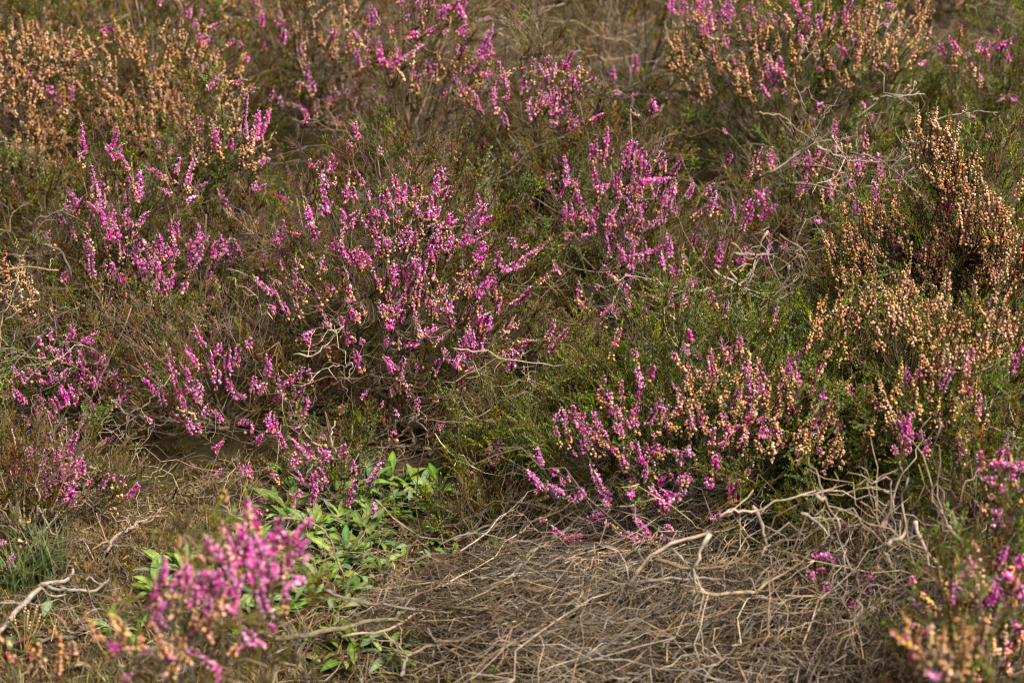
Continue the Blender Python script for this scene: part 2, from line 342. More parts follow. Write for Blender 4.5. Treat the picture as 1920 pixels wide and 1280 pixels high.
# ------------------------------------------------------------------ where flower spikes stand: base u v, tip u v, kind (D dense pink, P pink, M half faded, T faded)
S3 = 640 / 1905
def strokes(ox, oy, sc, txt, key=None):
    out = []
    for q in txt.replace('\n', ' ').split(';'):
        q = q.split()
        if len(q) < 4: continue
        a = [float(x) for x in q[:4]]; k = q[4] if len(q) > 4 else 'P'; b = q[5] if len(q) > 5 else key
        out.append((ox + a[0] * sc, oy + a[1] * sc, ox + a[2] * sc, oy + a[3] * sc, k, b))
    return out
ST = []
ST += strokes(0, 0, S3, """470 860 430 690 P;470 930 440 830 M;620 830 650 690 P;650 890 590 800 D;660 880 690 800 P;540 1130 500 900 M;560 1180 540 960 D;545 1200 490 1120 D;600 1270 550 1150 D;
660 1280 600 1180 D;770 1100 700 920 M;770 1130 790 950 D;760 1270 820 1170 P;940 1010 815 905 P;985 960 995 880 D;1040 1050 1090 890 D;1110 790 1130 640 M;1060 860 1110 790 M;1370 780 1350 510 D;
1420 790 1440 610 D;1440 780 1500 600 D;1490 690 1530 490 M;1390 880 1420 700 M;1220 830 1195 700 D;1280 830 1290 770 P;1440 920 1510 880 D;1410 960 1480 890 M;1060 1080 1170 1030 P;1050 1130 1110 1105 D;
960 1080 900 1060 P;1410 1060 1485 1030 P;1400 1050 1430 1010 P;420 1090 365 1040 P;410 1190 385 1140 P;250 580 150 400 M;290 540 270 480 D;350 600 330 500 P;400 560 410 480 P;380 620 300 580 M;520 290 400 310 M;
560 190 640 150 D;1050 100 1060 50 D;1100 160 1080 110 D;1150 170 1240 140 P;1120 250 1110 180 D;1150 260 1160 200 P;1460 150 1465 70 P;1570 250 1600 170 D;1540 140 1590 110 P;1230 270 1320 215 M;1350 260 1335 235 D;
1150 500 1260 420 P;1260 480 1380 430 M;1120 400 1135 360 P;1040 490 1000 450 P;1700 700 1715 650 D;1640 1130 1540 1070 P;1740 1270 1700 1150 D;1560 600 1560 540 P;1600 580 1680 600 M;1390 340 1370 320 D;880 30 900 -20 D;1330 520 1430 500 M""")
ST += strokes(640, 0, S3, """570 110 600 20 D;620 60 560 40 P;640 190 700 130 P;680 110 640 20 D;470 190 540 150 P;370 190 430 200 D;240 360 210 270 D;250 370 350 330 D;350 330 470 260 D;570 190 590 165 P;650 210 720 170 P;800 110 830 95 P;
310 20 370 30 P;340 110 380 90 P;730 340 860 295 D;750 390 720 350 D;690 410 720 395 P;770 410 860 430 P;850 540 900 430 P;900 430 980 390 T;1000 390 1025 385 P;700 500 750 540 P;740 560 780 640 M;720 560 800 590 P;
910 560 930 520 D;870 610 800 650 M;1170 460 1110 345 D;1180 410 1190 350 P;1240 400 1290 290 D;1260 390 1230 330 D;1320 440 1370 390 T;1370 470 1420 430 M;1420 480 1450 460 M;1200 520 1190 480 P;1200 560 1090 530 P;1160 640 1170 600 P;
1190 650 1270 600 D;1210 690 1160 680 P;1280 740 1390 680 D;1390 680 1470 630 D;1300 700 1310 640 P;1330 500 1320 460 P;1010 540 1020 490 M;1520 450 1505 370 D;1640 410 1650 300 D;1690 510 1710 430 D;1560 520 1520 510 P;1620 540 1650 520 P;
1740 620 1730 550 D;1660 660 1610 620 M;1410 600 1390 585 P;1890 80 1820 30 D;90 770 80 680 P;70 810 40 790 P;230 860 215 815 P;600 830 640 815 P;1590 880 1600 780 D;1560 930 1570 860 P;1620 880 1640 790 P;1690 940 1700 850 D;
1730 920 1800 790 M;1680 1020 1840 990 D;1840 990 1905 880 D;1560 1100 1620 1030 M;1640 1060 1700 1050 T;1700 1110 1560 1100 M;1780 1090 1870 1020 P;1500 1040 1420 1050 P;1160 1000 1150 960 P;1200 1080 1170 1050 P;1250 1040 1240 1000 P;
1200 910 1190 890 P;1220 1200 1250 1130 P;1480 1260 1540 1140 D;1560 1250 1620 1190 D;1660 1270 1670 1220 D;1720 1260 1780 1200 P;1340 1230 1370 1170 P;1290 1230 1310 1180 P;650 1180 700 1140 M;1060 1140 1050 1110 D""")
ST += strokes(560, 280, .15625, """160 220 140 120;200 240 250 150;420 200 400 60 D;370 300 420 180 D;330 420 310 250 D;380 470 370 380 D;320 640 280 420 D;400 760 350 600 D;230 380 240 290;440 480 430 290 T;570 450 600 260 M;540 640 560 400 P;700 440 710 270 M;
780 430 760 380;680 640 640 460 P;130 900 90 720 D;200 1080 130 900 D;100 700 60 560 M;250 1080 200 940 P;340 800 240 680 D;550 850 490 720 D;560 960 530 880;640 820 730 740 D;620 930 650 830;800 830 900 700;870 600 850 500;990 640 1010 540 D;
1040 520 1060 370 M;1050 650 1040 480 D;1170 460 1150 300 P;1200 650 1180 440 D;1240 650 1280 400 D;1130 720 1120 600 D;1030 860 1000 720 D;1080 960 1020 840 T;930 1040 760 790 M;1190 900 1180 720;1240 960 1220 800 T;1400 700 1410 400 M;
1430 780 1420 640 D;1490 620 1600 560 D;1660 560 1630 300 D;1640 300 1640 110 M;1700 400 1740 220 D;1740 520 1840 440;1760 640 1830 500;1560 700 1600 580 D;1620 800 1700 680 D;1500 840 1540 700 D;1440 1100 1540 840 T;1210 1180 1330 1040 P;
1320 1040 1330 900 D;1250 1080 1180 980;1380 1080 1400 980;1600 1160 1610 1020 D;1680 1080 1700 900 D;1760 960 1800 780 D;1700 1240 1690 1060;1790 1240 1820 1020 D;1560 940 1640 900;1850 900 1890 870;440 1200 430 1060;540 1060 530 960;
500 1150 520 1060;990 1160 900 1090;1110 1160 1080 1060 D;730 1260 700 1190;880 1260 930 1220;1960 980 2180 650 D;2100 1040 2290 610 D;2180 900 2330 780 D;1900 1150 2050 1000 D""", 'A')
ST += strokes(640, 430, S3, """90 200 20 80;120 220 60 120 D;230 100 220 30;270 130 260 50 D;330 100 370 10;410 80 380 10;500 130 540 20 D;480 150 500 60;600 120 605 20;410 260 400 160 D;460 280 450 220;690 80 820 0 D;740 170 800 60 D;770 230 830 90 M;
640 260 740 200 T;860 220 900 120 D;950 110 940 40;880 220 1010 190 D;1000 190 1100 120 D;1040 160 1180 50 M;1010 110 1040 90;740 380 830 270 D;760 370 750 320;830 330 840 250 D;990 410 1080 320 D;1080 320 1190 210 M;1240 240 1180 180 P;
740 500 760 430 T;860 470 890 380 D;800 560 830 480;600 470 595 390 D;550 450 620 470;940 430 980 400 D;440 590 540 550;370 650 430 620 D;540 620 560 600;300 560 250 500 D;410 520 400 480;60 400 30 370 D;480 410 510 400 D;960 650 1090 625 M;
890 680 910 710;980 700 940 670 D;900 600 1000 510 T;1130 680 1180 660;720 640 700 570;660 760 690 700 D;640 740 650 700;700 800 740 770;320 820 330 770;120 950 140 900;290 930 280 890;390 930 370 880;
310 1040 300 1010;240 990 230 960;440 1000 430 940;620 960 610 930 D;540 1120 570 1070;680 1070 650 1075;290 1180 300 1100 M;10 170 -20 60 D;160 200 110 120 D""", 'A')
ST += strokes(640, 430, S3, """1410 610 1455 555 D;1290 590 1340 570;1330 420 1370 390 M;1450 480 1530 420;1530 480 1560 440;1650 160 1720 130 D;1720 130 1840 60;1220 110 1300 20 M;1340 40 1390 40 D;1600 220 1620 205 D;1580 265 1640 270;
1690 370 1660 350;1740 390 1780 360;1810 480 1800 440;1880 280 1900 230;1090 860 1100 830 D;1480 730 1500 680;1410 800 1400 760 M;1500 280 1540 260;1440 340 1420 310""", 'N')
ST += strokes(640, 430, S3, "120 1210 140 1170;90 1270 120 1220;1060 1110 1090 1100;820 1250 840 1190 D;870 1250 900 1170 D;920 1240 930 1210;1090 1250 1050 1190 D", 'W')
ST += strokes(1000, 740, .15625, """360 340 340 180;270 330 320 210;410 300 440 200;300 500 260 380;400 430 360 340;440 560 420 440 M;340 650 310 540 T;420 650 400 540 T;500 300 460 120;560 380 520 270 D;610 450 560 360 D;570 290 590 250;640 700 590 500 D;690 640 650 560;
740 780 680 640 T;820 780 840 680 T;870 530 820 430;1010 250 990 120;1040 330 1010 210;1110 440 1050 330;1110 440 1130 300;1220 290 1240 100;890 70 880 40;940 270 930 190;1240 380 1180 310;1030 440 980 330;1110 530 1120 440 T;1220 650 1190 590;
1240 840 1160 840 D;1300 780 1210 760 D;1370 690 1340 580;1640 650 1490 640;1810 790 1690 670 D;1880 720 1880 600 D;1730 1030 1910 1000 D;1720 1240 1560 1130 D;1720 1240 1820 1120 D;300 930 240 900;370 1080 340 990;260 1150 160 1050;
350 1200 250 1130 D;600 1210 570 1120 D;550 1220 600 1200 D;460 1020 410 950;100 840 30 650 D;60 780 10 650;1420 1180 1380 1120;540 710 500 690;130 1130 40 1070""", 'M')
ST += strokes(1280, 430, S3, """200 190 180 150;80 300 30 290 D;490 50 480 20;240 520 210 500 D;300 540 320 530;430 570 400 510;380 590 360 570;120 620 110 590;200 580 140 570;330 390 290 400;240 75 270 50""", 'N')
ST += strokes(1280, 430, S3, """40 640 20 560;30 700 10 640;100 720 80 700;280 750 270 690 P;310 810 300 760 T;450 930 440 820 P;480 950 440 930 D;570 850 560 730 D;650 880 610 760 D;700 880 740 890;310 930 290 890;370 960 370 920;770 960 780 900 D;800 980 760 920 D;940 940 940 860 P;
1020 740 960 735 D;1050 820 970 750 T;260 1150 240 1080 D;320 1110 270 1110 D;420 1130 560 1140 D;540 1140 490 1100 D;420 1080 470 1050;800 1030 730 1010 D;770 1110 730 1070 D;870 1150 890 1070 D;210 1210 240 1190 D;310 1200 350 1185;770 1260 760 1230 D;
20 1250 40 1210 D;60 1090 50 1070;520 1210 490 1170""", 'M')
ST += strokes(1280, 430, S3, """1360 870 1300 780 D;1340 800 1335 770;1480 980 1370 870 T;1680 970 1660 900 P;1720 1030 1660 980 T;1600 1170 1640 1080 T;1430 1230 1520 1175 D;1160 540 1100 510 D;1180 520 1150 560;1170 600 1130 530 T""", 'X')
ST += strokes(0, 430, S3, """620 70 600 0 D;660 70 640 0 D;600 160 590 100 M;700 60 770 10 M;890 180 870 50;940 160 930 100 D;990 140 970 60;1050 100 1110 10 D;1080 140 1160 30 D;1090 180 1140 90 D;1190 160 1190 60 P;1220 150 1270 40 P;800 230 770 140 D;820 290 800 160 D;
860 280 880 180 D;750 310 740 220 D;880 330 830 250 D;940 330 960 240;1000 350 1040 290 D;1030 280 1090 180 M;660 270 610 190 D;710 300 660 250 D;520 270 480 190 D;560 360 520 270 T;340 290 390 230 P;330 510 250 350 M;350 570 320 480 M;
740 480 720 430;740 600 825 540 M;640 640 600 600 D;660 710 620 680 D;860 680 900 635 P;520 650 500 640;460 600 450 590;960 560 945 540 D;1060 740 1030 720 D;1180 590 1260 540 P;1210 670 1190 590 P;1100 480 1140 430 P;610 740 500 730 T;820 740 850 735""", 'B')
ST += strokes(0, 430, S3, "1530 360 1430 270 P;1660 330 1650 240 P;1560 310 1545 295;1540 460 1500 430 D;1590 450 1580 400 D;1790 540 1820 520;1700 600 1760 570 D;1730 640 1690 620;1560 60 1520 70 D;1670 50 1620 10", 'A')
ST += strokes(0, 430, S3, """240 730 225 690;190 810 150 775;290 760 330 730 M;350 830 400 780;60 950 50 840;140 970 90 900;360 990 345 910 D;240 960 210 930;300 1000 280 950;290 1060 300 990 M;400 980 430 930;520 900 540 830;460 920 440 890;560 960 580 920;640 980 740 910;
440 1080 450 1040;150 1100 130 1040;200 1230 180 1200;320 1260 310 1210;580 1200 630 1150;310 690 250 660""", 'O')
ST += strokes(0, 430, S3, """1290 920 1260 830;1360 950 1300 900 D;1310 890 1290 850;1480 880 1450 850;1600 870 1630 810 D;1590 930 1560 910;1640 900 1630 870;1530 1130 1470 1050 P;1640 1150 1690 1100 D;1140 1040 1170 980 D;1000 1000 1030 950;960 1050 1110 1020 T;1130 1130 1110 1080;
1240 1070 1210 1040;1330 1080 1390 1070;850 1080 800 1050;1190 1240 1240 1170;1100 1060 1000 1010 T""", 'R')
ST += strokes(0, 430, S3, "1800 1210 1795 1130 M;1750 1270 1700 1190;1840 1260 1800 1230 D;1660 1270 1620 1245", 'S')
ST += strokes(0, 850, S3, """340 180 320 50 D;390 190 430 60 D;300 270 340 180 D;380 270 430 160 D;290 250 220 260;340 300 420 250 D;560 200 610 110 D;640 200 660 110 M;690 180 680 120;710 240 770 170 D;690 250 610 250 T;500 180 510 140;160 110 130 70;190 110 150 90;40 190 40 150;
680 320 600 320 T;60 -20 80 -90 D""", 'Pb')
ST += strokes(0, 850, S3, "920 320 880 220 M;900 180 880 120;930 220 900 170 M;1140 240 1080 230 D;1220 260 1150 230 D;1230 310 1180 320;1200 150 1250 80 P;1360 170 1330 150 D;1170 170 1190 100 M", 'R')
ST += strokes(0, 850, S3, "100 500 200 500 M;170 660 180 590 M;80 600 20 780 M;40 640 80 560 P;60 590 100 560 P;10 720 40 680;30 500 0 490;150 380 160 350 T", 'Q')
ST += strokes(0, 850, S3, """1580 170 1480 80 M;1740 280 1760 150 D;1770 150 1790 30 D;1820 50 1850 10 D;1680 40 1630 0;1480 340 1420 290;1480 270 1450 240;1560 400 1490 360 D;1640 290 1610 230 P;1590 360 1570 340""", 'S')
ST += strokes(0, 850, S3, """1250 560 1210 340 T;1190 540 1140 450 D;1230 580 1180 470 D;1250 800 1190 650 D;1270 780 1260 680 D;1350 620 1390 460 D;1470 600 1400 460 D;1540 560 1490 440 D;1560 500 1530 420 D;1600 520 1560 440 D;1640 500 1760 360 D;1640 560 1710 470 D;1690 600 1730 570 D;
1590 660 1640 550 D;1580 720 1700 690 D;1420 700 1400 620 D;1510 700 1530 610 D;1180 800 1110 720 D;1160 690 1130 650 D;1080 600 1160 560 T;1300 890 1180 855 D;1370 920 1300 930;1420 1050 1360 960 D;1470 1090 1420 1040 D;1090 980 1110 750 T;900 850 870 780 D;
960 870 920 790 D;910 980 860 890 D;1020 790 1040 750;1530 990 1510 970 D;1590 820 1570 760 D;1640 570 1690 540 T;1560 930 1620 840 T;660 1070 600 1040 D;690 1110 610 1110 D;850 1100 830 1100;1100 1130 1060 1080 D;1180 1190 1110 1140 D;1240 1240 1160 1180 D;
970 1120 910 1140 D;740 1250 700 1250 D;1310 1100 1330 1080;1500 560 1470 470 D;1440 640 1420 540 D;1490 650 1480 560 D;1230 740 1180 640 D;1540 640 1510 570 D;1320 700 1340 640 T;1250 280 1240 200 T;1120 740 1100 730""", 'T')
ST += strokes(1280, 850, S3, "1850 80 1720 50 D;1820 200 1760 190 D;1760 150 1690 145 D;1830 380 1720 375 D;1720 310 1640 270 M;1780 330 1720 320 D;1870 90 1840 60 D;1905 80 1880 60 D", 'V')
ST += strokes(1280, 850, S3, """1830 700 1780 660 D;1830 840 1780 760 D;1560 870 1540 740 M;1430 890 1300 740 T;1290 730 1275 690 D;1380 890 1280 820 M;1340 980 1250 950 M;1370 1020 1360 960 D;1400 1050 1380 1000 M;1900 660 1895 560 D;1780 1110 1630 1090 M;1540 1150 1500 1150 D;1680 830 1600 810 T;
1720 830 1700 800 D;1550 960 1560 870 T;1860 740 1840 700 D;1870 960 1840 930 D;1840 660 1780 610 T""", 'U')
ST += strokes(1280, 850, S3, "1300 1150 1280 1110 D;1420 1240 1360 1200 D;1200 1040 1260 1010 D", 'Y')
ST += strokes(1280, 850, S3, "800 560 720 550 D;850 590 790 560 D;740 690 690 670 D;790 660 760 650 D;830 770 780 720 D;1040 790 1020 670 D;1070 690 1030 660 D;970 840 910 835 D;720 890 690 870 D;1130 830 1080 810 P;1180 950 1100 950 P;680 630 640 600 M", 'Z')
ST += strokes(1280, 850, S3, "430 330 400 320 D;350 430 310 430 M;180 350 150 350 D;220 340 200 320", 'M')
ST += strokes(640, 850, S3, "30 300 90 140 D;60 240 100 140;150 200 210 40 D;180 370 170 270 D;210 350 220 300;300 540 380 490;370 500 400 370 M;430 520 440 420 M;100 680 40 500 D;70 710 50 670 D;130 690 100 590 M;150 890 120 860 D;230 880 240 855;70 120 60 40", 'S')
ST += strokes(640, 850, S3, "570 610 640 560 M;640 580 610 510 D;370 720 420 630 T;500 530 490 510;510 450 520 445", 'S')
ST += strokes(640, 850, S3, "690 190 660 130;750 150 700 100 D;790 240 730 180;830 60 820 30 D;870 60 850 10 D;880 130 870 100", 'W')
ST += strokes(640, 850, S3, """1040 610 930 490 D;1110 200 1030 110 D;1170 240 1110 180 M;1230 230 1150 170 D;1340 250 1260 250;1340 240 1350 200 D;1240 470 1165 410 D;1350 465 1240 465 D;1140 385 1105 370 D;1460 365 1370 355 D;1540 430 1450 380 M;1670 490 1550 440 D;1720 460 1620 350 D;
1570 560 1500 520 D;1500 610 1520 540 M;1300 620 1240 580 D;1290 660 1235 640 D;1370 640 1390 560 M;1520 690 1460 650 M;1840 470 1780 470 D;1840 430 1810 400 D;1830 290 1790 200 D;1830 290 1900 230 D;1510 290 1460 270 D;1780 500 1690 490 T;1200 115 1170 95 D""", 'M')
ST += strokes(1280, 0, S3, """20 60 0 10 D;150 50 140 0 D;230 90 200 60 D;250 80 220 30 P;650 40 600 10 D;690 50 720 10 D;720 120 690 100;1180 40 1140 20 D;1140 150 1120 130 D;540 380 545 320 D;570 420 520 390 D;530 440 560 400;480 550 440 470 D;500 160 430 150 M;
680 240 670 220;770 400 760 380 D;850 390 845 375;970 250 960 220 D;340 60 370 40;300 400 270 390 D;300 360 290 340;560 530 580 515""", 'I')
ST += strokes(1280, 0, S3, "1470 320 1430 240 D;1560 310 1480 200 P;1640 300 1660 210 P;1690 330 1690 270 D;1780 280 1830 225 D;1760 290 1770 240 D;1820 350 1800 280 P;1530 380 1480 370 M;1650 460 1660 430 M;1860 560 1830 535 D;1790 540 1760 560;1320 370 1360 345 D", 'J')
ST += strokes(1280, 0, S3, """740 610 790 585 D;740 660 720 655;1010 600 1000 580 D;1060 670 1050 650 D;850 830 860 800 D;1030 890 1100 870 D;1030 910 1010 930;500 860 470 850;510 950 480 860;830 920 800 900;900 900 920 880;740 910 660 900;1240 550 1220 540;1300 460 1230 530 M;
1120 980 1110 960;1160 1070 1130 1040 D;960 1050 920 1010 D;1000 970 930 980 M;720 1040 700 1030;250 740 240 730;450 1140 400 1060 D;450 1120 480 1050 D;340 1180 320 1150;350 1250 330 1230 D;380 1240 380 1190 D;770 1240 730 1225 D;930 1270 900 1230 D;1720 760 1690 745;1630 660 1600 650;990 1140 970 1140""", 'K')
# loose patches of spikes: u, v, half width, half height, count, kind, plant
PATCH = [(420, 720, 150, 90, 22, 'P', 'R'), (300, 680, 120, 70, 14, 'M', 'B'), (130, 690, 110, 60, 14, 'P', 'O'), (1280, 430, 160, 80, 18, 'P', 'N'), (950, 640, 100, 60, 14, 'P', 'A'), (760, 660, 180, 70, 22, 'P', 'A'), (560, 480, 70, 90, 10, 'P', 'Bc'), (1780, 640, 150, 70, 70, 'T', 'Mb'), (1640, 640, 110, 60, 30, 'T', 'M'), (1800, 720, 110, 60, 10, 'P', 'Mb'), (1300, 640, 200, 60, 16, 'M', 'M'), (250, 180, 220, 110, 225, 'T', 'C'), (60, 150, 90, 90, 130, 'T', 'Ca'), (280, 240, 90, 50, 70, 'T', 'C'), (130, 40, 170, 50, 110, 'T', 'Cb'), (800, 90, 150, 100, 18, 'P', 'E'), (980, 180, 120, 70, 16, 'P', 'F'), (1150, 370, 120, 90, 30, 'P', 'G'), (240, 440, 140, 120, 18, 'P', 'B'), (320, 500, 80, 60, 16, 'P', 'B'), (430, 60, 120, 60, 14, 'P', 'Da'), (1480, 110, 200, 90, 24, 'P', 'I'), (680, 560, 190, 90, 26, 'M', 'A'), (120, 740, 110, 80, 20, 'P', 'O'), (470, 770, 140, 70, 18, 'P', 'R'), (1300, 500, 200, 100, 26, 'P', 'N'), (1560, 330, 140, 80, 16, 'P', 'K'), (640, 160, 100, 90, 16, 'P', 'Eb'), (560, 880, 110, 50, 12, 'P', 'S'), (1400, 760, 260, 80, 30, 'P', 'M'), (1250, 930, 160, 60, 20, 'P', 'M'), (1740, 780, 130, 70, 40, 'T', 'Mb'), (1780, 840, 110, 60, 10, 'P', 'Mb'), (60, 300, 90, 60, 40, 'T', 'Ca'), (430, 70, 140, 80, 80, 'T', 'Da'), (430, 60, 100, 60, 14, 'M', 'Da'),
 (800, 90, 150, 100, 36, 'M', 'E'), (810, 150, 120, 40, 14, 'T', 'E'), (620, 60, 80, 70, 24, 'T', 'Eb'), (640, 160, 90, 80, 14, 'M', 'Eb'), (960, 190, 110, 60, 16, 'M', 'F'), (1060, 190, 70, 60, 12, 'M', 'F'), (1150, 380, 120, 90, 34, 'M', 'G'),
 (1450, 110, 200, 90, 80, 'T', 'I'), (1640, 80, 110, 70, 60, 'T', 'I'), (1400, 40, 150, 50, 24, 'M', 'I'), (1330, 30, 80, 30, 16, 'P', 'I'), (1340, 140, 80, 70, 16, 'T', 'I'), (1850, 120, 70, 90, 8, 'M', 'J'), (1560, 340, 130, 70, 16, 'M', 'K'), (1590, 390, 60, 40, 14, 'T', 'K'),
 (1750, 285, 42, 40, 26, 'T', 'L'), (1795, 350, 52, 45, 32, 'T', 'L'), (1880, 500, 50, 60, 40, 'T', 'L'), (500, 620, 150, 120, 24, 'M', 'Bc'), (480, 480, 100, 90, 10, 'P', 'Bc'), (900, 330, 130, 80, 16, 'M', 'Nb'), (600, 260, 120, 90, 14, 'M', 'Eb'), (1720, 500, 170, 110, 180, 'T', 'X'), (1845, 430, 50, 55, 44, 'T', 'L'), (1700, 500, 180, 110, 18, 'P', 'X'), (1780, 660, 150, 90, 60, 'T', 'X'), (1640, 660, 140, 90, 30, 'T', 'M'), (1850, 740, 80, 100, 24, 'T', 'X'),
 (1450, 790, 190, 80, 90, 'T', 'M'), (1300, 830, 180, 90, 30, 'M', 'M'), (1560, 840, 110, 50, 26, 'T', 'M'), (1130, 820, 80, 60, 18, 'M', 'M'),
 (760, 450, 170, 110, 14, 'P', 'A'), (800, 470, 90, 60, 12, 'T', 'A'), (470, 1060, 80, 60, 16, 'P', 'T'), (330, 1130, 60, 60, 8, 'P', 'Tc'), (100, 900, 70, 40, 14, 'P', 'Pb'), (690, 560, 180, 70, 34, 'M', 'A'), (860, 580, 110, 70, 22, 'M', 'A'), (700, 700, 200, 90, 16, 'M', 'A'), (270, 430, 130, 110, 26, 'M', 'B'), (250, 610, 90, 60, 18, 'T', 'B'), (200, 500, 110, 80, 14, 'M', 'B'),
 (430, 300, 70, 60, 24, 'T', 'Bb'), (330, 340, 60, 50, 10, 'M', 'Bb'), (1850, 1190, 80, 90, 34, 'T', 'U'), (1850, 1150, 70, 90, 12, 'P', 'U'), (1780, 1245, 90, 40, 16, 'T', 'Y'), (430, 1080, 110, 80, 13, 'T', 'T'), (330, 1220, 130, 60, 16, 'T', 'Tc'), (440, 1120, 100, 60, 8, 'P', 'T'), (90, 1250, 60, 30, 8, 'T', 'Tb'),
 (60, 900, 60, 60, 12, 'M', 'Pb'), (120, 740, 120, 80, 16, 'M', 'O'), (40, 560, 40, 50, 14, 'T', 'O'), (1880, 930, 40, 70, 10, 'M', 'V'), (1380, 400, 130, 90, 10, 'M', 'N'), (1250, 560, 170, 80, 12, 'M', 'N'), (90, 290, 70, 60, 26, 'T', 'Ca')]
